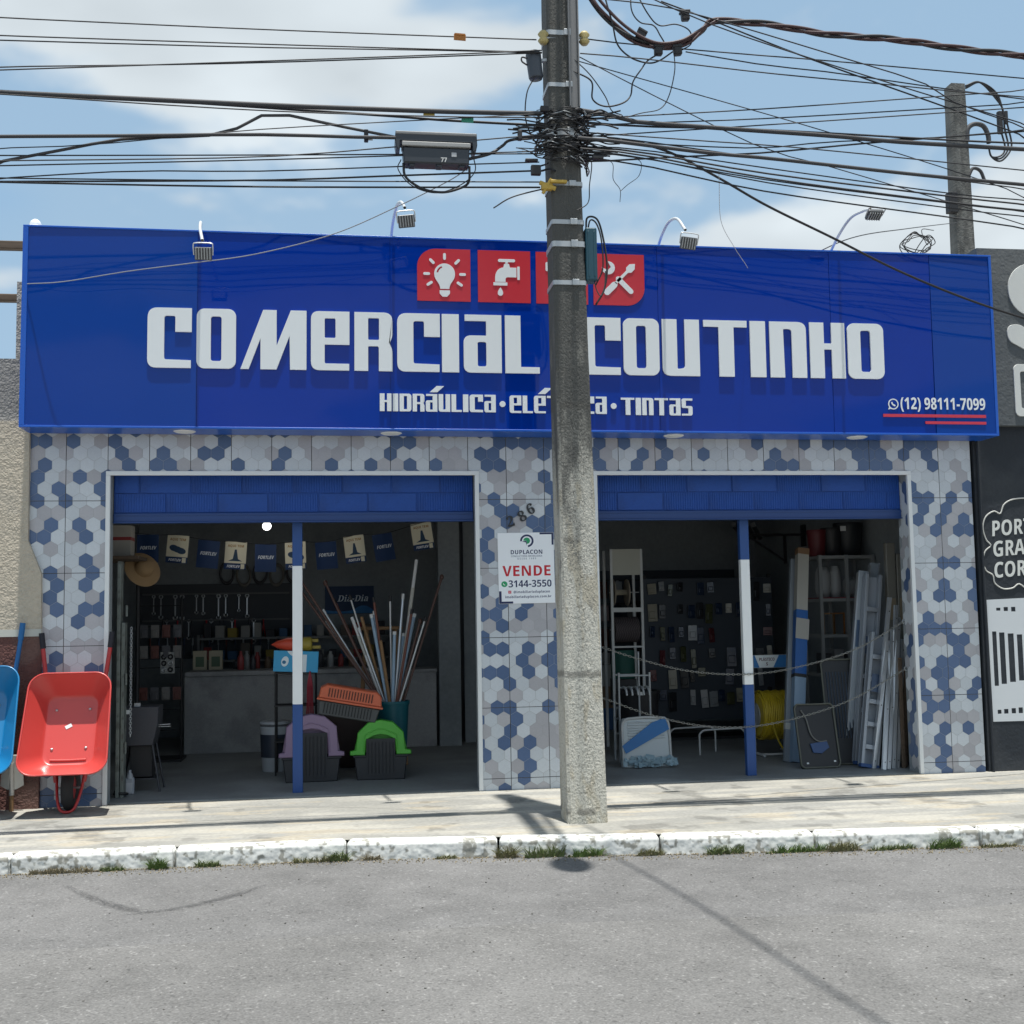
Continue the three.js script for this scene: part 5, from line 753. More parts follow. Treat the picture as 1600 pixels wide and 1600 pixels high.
  mesh('fire_box', extrude(poly([[-0.155, 0.7], [0.155, 0.7], [0.15, 0.56], [0.11, 0.38], [-0.11, 0.38], [-0.15, 0.56]]), 0.26, 0.006).translate(0, 0, -0.13), mSheet, q); mesh('skewer_handle', merge([rod([0.12, 0.54, 0.05], [0.24, 0.545, 0.05], 0.004), rod([0.12, 0.525, 0.03], [0.24, 0.525, 0.03], 0.004)]), mSteel, q);
  for (const [x, z] of [[-0.1, 0.1], [0.1, 0.1], [-0.1, -0.1], [0.1, -0.1]]) mesh('leg', rod([x, 0.4, z], [x * 1.7, 0, z * 1.3], 0.009), mSheet, q); mesh('shelf', span(-0.13, 0.13, 0.1, 0.11, -0.1, 0.1), mSheet, q); mesh('price_tag', box(0.052, 0.034, 0.003, -0.1, 0.66, 0.134), mWhitePlastic, q); mesh('lid_tab', box(0.05, 0.03, 0.01, -0.02, 0.715, 0.1), mGalv, q);
  solo('ash_drawer', merge([span(-0.09, 0.09, 0, 0.36, -0.08, 0.08, 0.006)]), mBlack, 'tall black carton under the barbecue', 'carton', undefined, [0.49, F + 0.118, -0.72]).scale.set(1, 0.72, 1);
  const bt = thing('cleaner_bottle', 'grey plastic bottle with a slanted neck on the floor before the barbecue', 'bottle', [0.43, F, -0.47]); mesh('body', new RoundedBoxGeometry(0.075, 0.14, 0.05, 3, 0.016).translate(0, 0.07, 0), mat(0.3, 0.32, 0.35, 0.4), bt); mesh('neck', lathe([[0.03, 0.13], [0.022, 0.165], [0.012, 0.18], [0.012, 0.2], [0, 0.2]], 16), mat(0.3, 0.32, 0.35, 0.4), bt); mesh('label', box(0.05, 0.08, 0.002, 0, 0.06, 0.0262), mat(0.42, 0.43, 0.45, 0.5), bt);
  for (const [x, z, r, l] of [[0.36, -0.36, 0.05, 'coil of dark rubber hose on the floor by the bottle, the larger'], [0.33, -0.47, 0.035, 'coil of dark rubber hose on the floor by the bottle, the smaller']]) solo('hose_coil', new THREE.TorusGeometry(r, 0.012, 8, 24).rotateX(Math.PI / 2 - 0.2).translate(0, 0.025, 0), mBlack, l, 'hose', undefined, [x + 0.02, F, z]);

  // stand with printed tray, plastic kite and ropes
  const ds = thing('product_stand', 'black wire stand behind the striped post holding a blue printed tray', 'display stand', [1.73, F, -1.45]); for (const [x, z] of [[-0.18, -0.12], [0.18, -0.12], [-0.18, 0.12], [0.18, 0.12]]) mesh('upright', rod([x, 0, z], [x, 0.92, z], 0.008), mBlack, ds); for (const y of [0.3, 0.62, 0.915]) mesh('wire_shelf', span(-0.19, 0.19, y - 0.006, y + 0.006, -0.13, 0.13), mBlack, ds);
  const prt = new THREE.MeshStandardMaterial({ roughness: 0.5, map: canvasTex(512, 256, (x, w, h) => { x.fillStyle = '#37a0cf'; x.fillRect(0, 0, w, h); x.fillStyle = '#e4eef2'; x.beginPath(); x.ellipse(130, 130, 42, 64, 0.2, 0, 7); x.fill(); x.beginPath(); x.moveTo(150, 0); x.quadraticCurveTo(230, 120, 280, 0); x.fill(); x.fillRect(290, 40, 90, 216); x.fillStyle = '#1f6f9c'; x.beginPath(); x.arc(120, 140, 22, 0, 7); x.fill(); }) });
  const tr = thing('printed_tray', 'light blue printed cardboard box on the wire stand behind the post', 'box', [1.73, F + 0.923, -1.33]); mesh('carton', box(0.4, 0.19, 0.1, 0, 0.097, 0, 0.004), mat(0.05, 0.3, 0.5, 0.5), tr); mesh('front_print', new THREE.PlaneGeometry(0.396, 0.186).translate(0, 0.097, 0.0512), prt, tr); tr.rotation.z = -0.05;
  const kite = thing('plastic_rocket', 'orange red and yellow pointed plastic toy lying on the blue printed box', 'toy', [1.74, F + 1.175, -1.33]); mesh('nose', lathe([[0.064, 0], [0.06, 0.08], [0.035, 0.17], [0.0, 0.23]], 24).rotateZ(Math.PI / 2), mat(0.55, 0.06, 0.025, 0.45), kite); mesh('body', lathe([[0.055, 0], [0.064, -0.12], [0.05, -0.14], [0, -0.14]], 24).rotateZ(Math.PI / 2), mat(0.3, 0.24, 0.03, 0.5), kite); mesh('tail', merge([box(0.07, 0.03, 0.02, 0.16, 0.03, 0, 0.005), box(0.09, 0.03, 0.03, 0.17, -0.03, 0, 0.005)]), mat(0.28, 0.22, 0.03, 0.5), kite);
  for (let i = 0; i < 5; i++) solo('red_cord', tube([[0, 0, 0], [0.01 * (i - 2), -0.12, 0.02], [0.012 * (i - 2), -0.28, 0.01], [0.016 * (i - 2), -0.42 + 0.04 * (i % 2), 0.015]], 0.006, 24, 5), mat(0.28, 0.02, 0.035, 0.6), 'red cord hanging below the blue printed box', 'cord', 'red cords below the printed box', [1.86, F + 0.93, -1.27]);
  const pc = thing('paint_bucket', 'white paint bucket with a dark label and steel lid rim beside the lilac carrier', 'bucket', [1.53, F, -1.72]); mesh('pail', lathe([[0, 0], [0.125, 0], [0.14, 0.4], [0.14, 0.42], [0, 0.42]], 28), mat(0.4, 0.43, 0.46, 0.4), pc); mesh('lid', lathe([[0, 0.42], [0.147, 0.42], [0.147, 0.45], [0.12, 0.46], [0, 0.46]], 28), mat(0.4, 0.43, 0.46, 0.35), pc); mesh('label', lathe([[0.1365, 0.13], [0.1425, 0.34]], 28), mat(0.03, 0.04, 0.06, 0.4), pc);

  // pet carriers
  const carrier = (label, pos, w, h, col, turn) => {
    const t = thing('pet_carrier', label, 'pet carrier', pos, 'pet carriers on the shop floor'), k = w / 2, mC = mat(...col, 0.45), mD = mat(0.022, 0.024, 0.028, 0.55); t.rotation.y = turn;
    const arch = poly([[-k - 0.03, 0.215], [-k - 0.03, 0.25], [-k + 0.02, 0.26], [-k + 0.035, h - 0.11], [-k * 0.45, h - 0.02], [0, h], [k * 0.45, h - 0.02], [k - 0.035, h - 0.11], [k - 0.02, 0.26], [k + 0.03, 0.25], [k + 0.03, 0.215], [k * 0.58, 0.215], [k * 0.53, h - 0.17], [k * 0.25, h - 0.135], [0, h - 0.125], [-k * 0.25, h - 0.135], [-k * 0.53, h - 0.17], [-k * 0.58, 0.215]]);
    mesh('front_arch', extrude(arch, 0.05, 0.008).translate(0, 0, -0.03), mC, t);
    mesh('arch_rib', tube([[-k * 0.62, 0.25, 0.02], [-k * 0.58, h - 0.13, 0.02], [-k * 0.2, h - 0.085, 0.02], [0, h - 0.075, 0.02], [k * 0.2, h - 0.085, 0.02], [k * 0.58, h - 0.13, 0.02], [k * 0.62, 0.25, 0.02]], 0.006, 60, 6, false, 0.1), mC, t);
    mesh('lid', extrude(poly([[-k, 0.23], [-k + 0.04, h - 0.12], [-k * 0.45, h - 0.035], [0, h - 0.015], [k * 0.45, h - 0.035], [k - 0.04, h - 0.12], [k, 0.23]]), 0.24, 0.006).translate(0, 0, -0.29), mC, t);
    mesh('base', extrude(poly([[-k + 0.03, 0], [k - 0.03, 0], [k - 0.005, 0.2], [-k + 0.005, 0.2]]), 0.3, 0.01).translate(0, 0, -0.285), mD, t); mesh('base_rim', span(-k - 0.005, k + 0.005, 0.195, 0.213, -0.29, 0.02, 0.005), mD, t);
    const door = mesh('door', span(-k * 0.53, k * 0.53, 0.04, h - 0.16, 0.012, 0.02), mD, t); for (let i = 0; i < 8; i++) mesh('bar', rod([-k * 0.46 + i * k * 0.92 / 7, 0.06, 0.024], [-k * 0.46 + i * k * 0.92 / 7, h - 0.19, 0.024], 0.0035), mD, door);
    return t;
  };
  carrier('lilac pet carrier with a dark base on the shop floor', [1.885, F, -0.83], 0.5, 0.58, [0.26, 0.18, 0.28], 0.05); carrier('bright green pet carrier with a dark base on the shop floor', [2.48, F, -0.83], 0.47, 0.515, [0.085, 0.42, 0.045], -0.03);
  { const t = thing('pet_carrier', 'orange topped pet carrier lying tilted on the lilac and green carriers', 'pet carrier', [2.2, 0.6, -0.93], 'pet carriers on the shop floor'), mO = mat(0.6, 0.13, 0.055, 0.45), mG = mat(0.07, 0.075, 0.075, 0.55); t.rotation.z = -0.185;
    mesh('lid', extrude(poly([[-0.275, 0.08], [-0.27, 0.17], [-0.22, 0.205], [0.22, 0.205], [0.265, 0.17], [0.28, 0.08]]), 0.26, 0.012).translate(0, 0, -0.13), mO, t); mesh('flange', span(-0.285, 0.29, 0.066, 0.084, -0.14, 0.15, 0.004), mO, t); mesh('base', extrude(poly([[-0.25, -0.06], [0.25, -0.06], [0.27, 0.065], [-0.27, 0.065]]), 0.25, 0.012).translate(0, 0, -0.125), mG, t);
    for (let i = 0; i < 16; i++) { mesh('vent', box(0.009, 0.075, 0.004, -0.19 + i * 0.025, 0.142, 0.1335), mat(0.06, 0.02, 0.012, 0.7), t); mesh('vent', box(0.009, 0.09, 0.004, -0.21 + i * 0.027, 0.005, 0.1285), mat(0.015, 0.016, 0.016, 0.7), t); } }

  // teal bin full of rods
  const bz0 = -1.36, bin = thing('teal_bin', 'teal plastic bin holding curtain rods and broom handles', 'bin', [2.6, F, bz0]); mesh('pail', lathe([[0, 0], [0.12, 0], [0.125, 0.02], [0.155, 0.6], [0.165, 0.61], [0.165, 0.64], [0.15, 0.64], [0.145, 0.6], [0.115, 0.03], [0, 0.03]], 28), mat(0.006, 0.11, 0.14, 0.45), bin);
  const mRodBrown = mat(0.09, 0.045, 0.035, 0.45), mRodWhite = mat(0.66, 0.67, 0.67, 0.4), mRodBlue = mat(0.3, 0.42, 0.54, 0.35);
  const rods = [[1.78, 1.76, 'b'], [1.77, 1.68, 'b'], [2.0, 1.74, 'b'], [2.24, 1.42, 'w'], [2.42, 1.43, 's'], [2.45, 1.46, 's'], [2.85, 1.95, 'w'], [2.63, 1.27, 's'], [2.79, 1.46, 'w'], [2.82, 1.43, 's'], [3.08, 1.78, 'b'], [2.87, 1.37, 'b'], [1.99, 1.38, 'w'], [2.72, 1.25, 's'], [2.5, 1.2, 'o'], [2.33, 1.42, 'o']];
  const seat = (x, y) => { const c3 = 2.6 + Math.max(-0.115, Math.min(0.115, (x - 2.6) * 0.25)), s = (x - c3) / (y - 0.66), d = Math.min(0.6, (0.09 + Math.abs(c3 - 2.6)) / Math.max(1e-3, Math.abs(s))); return [c3 - s * d, 0.66 - d]; };   // a rod rests on the rim and on the far side of the bin
  rods.forEach(([x, y, k], i) => { const [bx, by] = seat(x, y), z = bz0 + 0.05 * Math.sin(i * 1.9), [m, l] = { b: [mRodBrown, 'dark brown curtain rod leaning out of the teal bin'], w: [mRodWhite, 'white rod with packing labels leaning out of the teal bin'], s: [mRodBlue, 'bluish steel tube leaning out of the teal bin'], o: [mWood, 'bare wooden broom handle leaning out of the teal bin'] }[k];
    const t = thing('rod', l, 'rod', [bx, by, z], `${l.split(' leaning')[0]}s`), tip = [x - bx, y - by, -0.06 + 0.05 * Math.cos(i * 2.7)]; mesh('shaft', rod([0, 0, 0], tip, k === 'b' ? 0.0125 : 0.016), m, t); if (k === 'b') mesh('finial', new THREE.SphereGeometry(0.02, 12, 8).scale(1, 1.4, 1).translate(...tip), m, t); if (k === 'w') mesh('packing_label', rod(tip.map((c3) => c3 * 0.72), tip.map((c3) => c3 * 0.86), 0.018), mPale, t); if (k === 's') mesh('end_cap', rod(tip.map((c3) => c3 * 0.985), tip.map((c3) => c3 * 1.01), 0.018), mWhitePlastic, t); });
  const es = thing('wooden_stool', 'brown wooden trestle stool behind the bundle of rods', 'stool', [2.52, F, -1.95]); mesh('seat', box(0.42, 0.03, 0.24, 0, 1.3, 0, 0.006).rotateZ(0), mWood, es); for (const [x, z] of [[-0.17, 0.1], [0.17, 0.1], [-0.17, -0.1], [0.17, -0.1]]) mesh('leg', bar([x * 0.8, 1.285, z * 0.8], [x * 1.35, 0, z * 1.5], 0.035, 0.03), mWood, es); mesh('rung', bar([-0.19, 0.6, 0.12], [0.19, 0.6, 0.12], 0.03, 0.02), mWood, es); 
  const bag = thing('sack', 'dark brown sack slumped on the floor behind the carriers', 'sack', [2.2, F, -1.75]); mesh('cloth', (() => { const g = new THREE.SphereGeometry(0.24, 28, 20); g.scale(1, 1.6, 0.7); g.translate(0, 0.37, 0); const p = g.attributes.position; for (let i = 0; i < p.count; i++) { const k = 1 + 0.16 * (fbm3(p.getX(i) * 6, p.getY(i) * 5, p.getZ(i) * 6, 3, 9) - 0.5); p.setX(i, p.getX(i) * k); p.setY(i, Math.max(0, p.getY(i) * (0.9 + 0.1 * k))); } g.computeVertexNormals(); return g; })(), mat(0.07, 0.05, 0.045, 0.9), bag);
  // more stock: rods, small goods along the counter, dark tools in a third row
  for (let i = 0; i < 9; i++) { const x = 1.95 + i * 0.125 + rr(-0.04, 0.04), y = 1.2 + 0.42 * rnd(), [bx, by] = seat(x, y + F), k = i % 3, l = ['pale aluminium tube with a clear sleeve leaning out of the teal bin', 'reddish broom handle leaning out of the teal bin', 'thin white conduit leaning out of the teal bin'][k]; const t2 = thing('rod', l, 'rod', [bx, by, bz0 - 0.04 + 0.01 * i], ['pale tubes in the bin', 'reddish handles in the bin', 'white conduits in the bin'][k]), tip = [x - bx, y + F - by, -0.06 + 0.05 * Math.cos(i * 1.7)]; mesh('shaft', rod([0, 0, 0], tip, k === 2 ? 0.008 : 0.013), [mAlu, mat(0.17, 0.06, 0.04, 0.5), mRodWhite][k], t2); mesh('end_cap', rod(tip.map((c3) => c3 * 0.98), tip.map((c3) => c3 * 1.012), 0.0145), [mWhitePlastic, mBlack, mBlack][k], t2); }
  for (let i = 0; i < 13; i++) { const k = i % 4, h = 0.09 + 0.13 * rnd(), r = 0.03 + 0.015 * rnd(), n = ['squat black tin', 'pale spray can', 'red topped tube', 'brown jar'][k], o = solo('counter_item', lathe([[0, 0], [r, 0], [r, h * 0.72], [r * 0.9, h * 0.76], [r * 0.55, h * 0.84], [r * 0.55, h], [0, h]], 14), [mat(0.04, 0.042, 0.05, 0.4), mat(0.3, 0.31, 0.31, 0.4), mat(0.25, 0.04, 0.04, 0.45), mat(0.13, 0.09, 0.06, 0.5)][k], `${n} standing on the grey counter`, 'tin', `${n}s on the counter`, [0.98 + i * 0.115, F + 0.86, -3.82 + rr(-0.03, 0.03)]); void o; }
  for (let i = 0; i < 16; i++) { const o = solo('screwdriver', merge([rod([0, 0, 0], [0, -0.09, 0], 0.012), rod([0, -0.09, 0], [0, -0.21, 0], 0.004)]), [mat(0.2, 0.04, 0.03, 0.4), mat(0.04, 0.06, 0.12, 0.4), mGalv][i % 3], ['red-handled screwdriver low on the tool board', 'blue-handled screwdriver low on the tool board', 'plain steel punch low on the tool board'][i % 3], 'screwdriver', ['red screwdrivers', 'blue screwdrivers', 'steel punches'][i % 3], [-0.15 + i * 0.1, 1.2, -5.14]); o.rotation.z = 0.08 * (rnd() - 0.5); }
  for (let i = 0; i < 5; i++) { const o = solo('hanging_coil', new THREE.TorusGeometry(0.1, 0.018, 8, 26).scale(0.8, 1.25, 1), [mat(0.05, 0.05, 0.055, 0.5), mat(0.16, 0.15, 0.13, 0.6)][i % 2], ['black hose coil hung high on the back wall', 'pale cable coil hung high on the back wall'][i % 2], 'coil', ['black coils on the wall', 'pale coils on the wall'][i % 2], [0.75 + i * 0.2, 1.98 - 0.03 * (i % 2), -5.16]); o.rotation.z = 0.2 * (rnd() - 0.5); }
}

// ---------------------------------------------------------------- goods in the shop, opening with the chains
{
  const mW = mat(0.5, 0.51, 0.5, 0.5), z0 = -2.4;
  const t = thing('cord_rack', 'tall white display rack with cord spools and rolls', 'display rack', [5.09, F, z0]);
  for (const x of [-0.16, 0.16]) for (const z of [0, -0.35]) mesh('upright', span(x - 0.013, x + 0.013, 0, 2.07, z - 0.013, z + 0.013), mW, t);
  mesh('head_panel', span(-0.147, 0.147, 1.8, 2.07, -0.02, 0.012), mat(0.42, 0.42, 0.36, 0.6), t); for (const [y, h] of [[1.415, 0.045], [1.045, 0.018], [0.42, 0.018], [0.16, 0.018]]) mesh('crossbar', span(-0.147, 0.147, y, y + h, -0.012, 0.012), mW, t); mesh('axle', rod([-0.16, 1.62, -0.12], [0.16, 1.62, -0.12], 0.006), mSteel, t); mesh('axle', rod([-0.16, 1.23, -0.12], [0.16, 1.23, -0.12], 0.006), mSteel, t);
  const sp = thing('cord_spool', 'empty beige spool with two round flanges on the white rack', 'spool', [5.06, F + 1.62, z0 - 0.12]); for (const x of [-0.09, 0.06]) mesh('flange', new THREE.CylinderGeometry(0.14, 0.14, 0.012, 32).rotateZ(Math.PI / 2).translate(x, 0, 0), mat(0.25, 0.21, 0.16, 0.7), sp); mesh('hub', rod([-0.09, 0, 0], [0.06, 0, 0], 0.03), mat(0.3, 0.27, 0.2, 0.7), sp);
  const rl = thing('net_roll', 'dark patterned roll hanging in the white rack', 'roll', [5.09, F + 1.23, z0 - 0.12]); mesh('roll', rod([-0.13, 0, 0], [0.13, 0, 0], 0.135, 0.135, 30), new THREE.MeshStandardMaterial({ roughness: 0.8, map: tex(256, 128, (u, v) => { const k = 0.03 + 0.05 * (Math.sin((v * 14 + 0.7 * Math.sin(u * 30)) * 6.28) > 0.4); return [k * 1.2, k * 0.95, k]; }) }), rl);
  solo('green_roll', lathe([[0, 0], [0.12, 0], [0.125, 0.01], [0.125, 0.29], [0.12, 0.3], [0, 0.3]], 28), mat(0.01, 0.07, 0.055, 0.7), 'dark green roll of netting in the white rack', 'roll', undefined, [5.07, F + 0.72, z0 - 0.17]);
  { const b = thing('rack_shelf', 'small black carton under the green roll in the white rack', 'carton', [5.07, F + 0.44, z0 - 0.17]); mesh('body', span(-0.12, 0.12, 0, 0.278, -0.1, 0.1, 0.005), mBlack, b); mesh('flap', span(-0.12, 0.12, 0.2785, 0.28, -0.1, 0), mBlack, b); }
  { const r = thing('hook_rack', 'low grey tube rack with curved hooks beside the wrapped sink', 'rack', [4.9, F, -1.4]); for (const [x, z, h] of [[-0.15, 0, 0.84], [0.15, 0, 0.84], [-0.15, -0.22, 0.84], [0.1, -0.22, 1.03]]) mesh('post', rod([x, 0, z], [x, h, z], 0.011), mGalv, r); mesh('top_bar', rod([-0.15, 0.81, 0], [0.15, 0.81, 0], 0.009), mGalv, r); mesh('top_bar', rod([-0.15, 0.81, -0.22], [0.1, 0.81, -0.22], 0.009), mGalv, r); mesh('cross_bar', rod([-0.15, 0.7, 0], [0.15, 0.7, 0], 0.008), mGalv, r); for (let i = 0; i < 5; i++) mesh('hook', tube([[-0.12 + i * 0.055, 0.7, 0], [-0.11 + i * 0.055, 0.705, 0.04], [-0.1 + i * 0.055, 0.68, 0.075], [-0.095 + i * 0.055, 0.63, 0.085]], 0.011, 16, 8), mGalv, r); for (const x of [-0.15, 0.15]) mesh('side_bar', rod([x, 0.4, 0], [x * 0.9, 0.4, -0.22], 0.008), mGalv, r); }
  { const b = thing('black_tub', 'black plastic tub with a price label behind the wrapped sink', 'tub', [5.05, F, -1.85]); mesh('tub', lathe([[0, 0], [0.17, 0], [0.2, 0.6], [0.215, 0.61], [0.215, 0.64], [0.19, 0.64], [0.18, 0.6], [0.15, 0.02], [0, 0.02]], 28), mBlack, b); mesh('price_label', box(0.05, 0.032, 0.003, -0.02, 0.622, 0.2155), mWhitePlastic, b); }
  // wrapped laundry sink
  { const s = thing('laundry_sink', 'white laundry sink in plastic wrap with a broad blue tape across', 'sink', [4.9, F, -0.97]); s.rotation.x = -0.1; const mS = mat(0.5, 0.55, 0.57, 0.35);
    mesh('basin', extrude(arcRect(-0.225, 0, 0.225, 0.45, 0.05), 0.1, 0.02).translate(0, 0, -0.1), mS, s); const rim = mesh('rim', tube([[-0.222, 0.03, 0.002], [-0.222, 0.38, 0.002], [-0.18, 0.44, 0.002], [0, 0.452, 0.002], [0.18, 0.44, 0.002], [0.215, 0.38, 0.002], [0.222, 0.03, 0.002]], 0.013, 60, 8, false, 0.2), mW, s); void rim;
    for (let i = 0; i < 7; i++) mesh('washboard_rib', rod([-0.17, 0.41 - i * 0.024, 0.004], [0.17, 0.41 - i * 0.024, 0.004], 0.006), mS, s); mesh('blue_tape', extrude(poly([[-0.232, 0.2], [-0.2, 0.13], [0.215, 0.34], [0.18, 0.445], [0.05, 0.4]]), 0.004).translate(0, 0, 0.014), mat(0.005, 0.14, 0.4, 0.3), s);
    const P = []; for (let i = 0; i < 60; i++) { const x = rr(-0.22, 0.24), y = rr(0.0, 0.08) ; const g = new THREE.PlaneGeometry(rr(0.03, 0.09), rr(0.02, 0.05)); g.rotateX(rr(-0.8, 0.2)); g.rotateY(rr(-0.7, 0.7)); g.rotateZ(rr(-0.5, 0.5)); g.translate(x, y + 0.02, 0.03 + rr(-0.01, 0.025)); P.push(g); } mesh('plastic_wrap', merge(P), new THREE.MeshPhysicalMaterial({ color: lin(0.3, 0.42, 0.48), roughness: 0.25, side: THREE.DoubleSide }), s).userData.kind = 'stuff'; }
  function arcRect(a, b, c, d, r) { return roundRect(a, b, c, d, [0.01, 0.01, r, r]); }
  // chains across the opening
  const chain = (pts, l) => { const c = new THREE.CatmullRomCurve3(pts.map(V)), n = Math.floor(c.getLength() / 0.0235), L = []; for (let i = 0; i < n; i++) { const p = c.getPointAt((i + 0.5) / n), d = c.getTangentAt((i + 0.5) / n), g = new THREE.TorusGeometry(0.0095, 0.0028, 5, 9); g.scale(1.45, 0.8, 1); if (i % 2) g.rotateX(Math.PI / 2); g.rotateZ(Math.atan2(d.y, d.x)); g.translate(p.x, p.y, p.z); L.push(g); } const t = thing('barrier_chain', l, 'chain', [0, 0, 0], 'chains across the shop opening'); mesh('chain_links', merge(L), mat(0.24, 0.24, 0.22, 0.5, { metal: 0.3 }), t); for (const k of [0, pts.length - 1]) mesh('end_hook', new THREE.TorusGeometry(0.018, 0.004, 6, 14).translate(...pts[k]), mGalv, t); };
  chain([[4.285, 1.145, -0.16], [4.64, 1.025, -0.16], [5.082, 0.913, -0.18], [5.6, 0.872, -0.21], [5.99, 0.913, -0.18], [6.565, 1.064, -0.16], [7.035, 1.3, -0.16]], 'upper grey barrier chain sagging across the shop opening'); chain([[4.285, 0.72, -0.16], [4.737, 0.552, -0.16], [5.18, 0.448, -0.18], [5.6, 0.424, -0.21], [5.973, 0.478, -0.18], [6.499, 0.627, -0.16], [7.035, 0.89, -0.16]], 'lower grey barrier chain sagging across the shop opening');
  // hose reel
  { const t2 = thing('hose_reel', 'yellow hose reel on a white tube stand with a small advert head', 'hose reel', [6.34, F, -1.65]), adv = new THREE.MeshStandardMaterial({ roughness: 0.5, map: canvasTex(512, 180, (x, w, h) => { x.fillStyle = '#2f76b5'; x.fillRect(0, 0, w, h); x.fillStyle = '#dde3e4'; x.beginPath(); x.moveTo(20, 0); x.lineTo(390, 0); x.lineTo(300, 180); x.lineTo(90, 180); x.fill(); x.fillStyle = '#5a2a36'; x.font = 'bold 62px sans-serif'; x.textAlign = 'center'; x.fillText('PLÁSTICO', 205, 82, 240); x.fillText('S', 205, 150); }) });
    for (const x of [-0.18, 0.185]) { mesh('upright', rod([x, 0.02, 0], [x, 0.97, 0], 0.013), mW, t2); mesh('foot', rod([x, 0.016, -0.25], [x, 0.016, 0.27], 0.014), mW, t2); } mesh('base_bar', rod([-0.18, 0.02, 0.2], [0.185, 0.02, 0.2], 0.012), mW, t2); mesh('advert_head', box(0.35, 0.125, 0.014, 0, 0.905, 0.012), mW, t2); mesh('advert_print', new THREE.PlaneGeometry(0.345, 0.12).translate(0, 0.905, 0.0195), adv, t2);
    mesh('axle', rod([-0.18, 0.38, 0], [0.185, 0.38, 0], 0.012), mSteel, t2); for (const x of [-0.16, 0.165]) mesh('reel_flange', new THREE.CylinderGeometry(0.12, 0.12, 0.01, 28).rotateZ(Math.PI / 2).translate(x, 0.38, 0), mGalv, t2);
    const P = [], n = 900; for (let i = 0; i <= n; i++) { const k = i / n, layer = k < 0.5 ? 0 : 1, u = k < 0.5 ? k * 2 : 2 - k * 2, a = k * Math.PI * 2 * 30, r = 0.21 + layer * 0.02 + 0.004 * Math.sin(i * 0.37); P.push([-0.14 + u * 0.285 + 0.003 * Math.sin(i * 1.3), 0.38 + Math.cos(a) * r, Math.sin(a) * r]); }
    const mY = mat(0.5, 0.36, 0.02, 0.4); mesh('hose', tube(P, 0.0105, 1500, 6), mY, t2); mesh('hose_core', rod([-0.15, 0.38, 0], [0.155, 0.38, 0], 0.2, 0.2, 30), mY, t2); mesh('hose_tail', tube([[-0.08, 0.42, 0.22], [-0.06, 0.25, 0.24], [0.0, 0.1, 0.25], [0.06, 0.06, 0.25], [0.12, 0.14, 0.24], [0.13, 0.3, 0.22]], 0.0095, 40, 6), mY, t2); }
  for (const [x, z, l] of [[5.62, -2.0, 'bent white tube stand on the floor behind the hose reel, the taller'], [5.85, -1.75, 'bent white tube stand on the floor behind the hose reel, the lower']]) solo('tube_stand', tube([[-0.22, 0, 0], [-0.22, 0.2, 0], [-0.17, 0.24, 0], [0.2, 0.25, 0], [0.25, 0.2, 0], [0.25, 0, 0]], 0.01, 50, 6, false, 0.1), mW, l, 'stand', 'tube stands', [x, F, z]);
  // tall carton
  { const t3 = thing('tall_carton', 'tall slim white and blue carton leaning on the steel shelf', 'carton', [6.31, F, -0.95]), U = new THREE.Vector3(0.3, 2.0, -0.42), L = U.length(); t3.quaternion.setFromUnitVectors(new THREE.Vector3(0, 1, 0), U.normalize()); const seg = (n, a, b, m, e = 0) => mesh(n, span(-0.055 - e, 0.055 + e, a * L, b * L, -0.04 - e, 0.04 + e), m, t3);
    seg('lower_body', 0, 0.385, mat(0.2, 0.29, 0.4, 0.4)); seg('blue_sleeve', 0.385, 0.7, mat(0.008, 0.09, 0.32, 0.4), 0.002); seg('upper_body', 0.7, 0.97, mat(0.38, 0.37, 0.33, 0.6)); seg('end_cap', 0.97, 1, mat(0.22, 0.13, 0.07, 0.6), 0.002); const cd = mesh('paper_label', box(0.13, 0.2, 0.003, -0.02, 0.61 * L, 0.045), mat(0.36, 0.35, 0.32, 0.7), t3); cd.rotation.z = -0.02; mesh('dark_band', span(-0.059, 0.059, 0.385 * L, 0.4 * L, -0.044, 0.044), mBlack, t3); }
  { const t4 = thing('tall_carton', 'narrow grey profile pack leaning beside the white and blue carton', 'carton', [6.24, F, -1.02]), U = new THREE.Vector3(0.3, 1.9, -0.42), L = U.length(); t4.quaternion.setFromUnitVectors(new THREE.Vector3(0, 1, 0), U.normalize()); mesh('body', span(-0.03, 0.03, 0, L, -0.025, 0.025, 0.003), mat(0.22, 0.25, 0.28, 0.4), t4); mesh('band', span(-0.031, 0.031, 0.3, 0.36, -0.026, 0.026), mPale, t4); }
  // steel shelf with pots and jars
  { const t5 = thing('steel_shelf', 'grey steel shelf unit with black pots and white jars by the ladders', 'shelf', [0, F, 0]), mS = mat(0.26, 0.27, 0.27, 0.5); for (const [y, c] of [[1.93, 0], [1.5, 1], [1.14, 0], [0.75, 0], [0.3, 0]]) { mesh('board', span(6.9, 7.46, y - 0.016, y + 0.016, -2.1, -1.65), mS, t5); if (c) mesh('red_liner', span(6.9, 7.44, 1.517, 1.525, -2.0, -1.655), mat(0.22, 0.02, 0.03, 0.6), t5); } for (const x of [6.9, 7.18, 7.46]) for (const z of [-2.1, -1.65]) mesh('upright', span(x - 0.016, x + 0.016, 0, 1.95, z - 0.0165, z + 0.0165), mS, t5);
    const pot = (l, x, y, r, h, c, cat = 'pot') => { const o = thing('plant_pot', l, cat, [x, F + y + 0.016, -1.85]); mesh('pot', lathe([[0, 0], [r * 0.8, 0], [r * 0.97, h * 0.86], [r, h * 0.86], [r, h], [r * 0.93, h], [r * 0.75, 0.02], [0, 0.02]], 26), mat(...c, 0.5), o); };
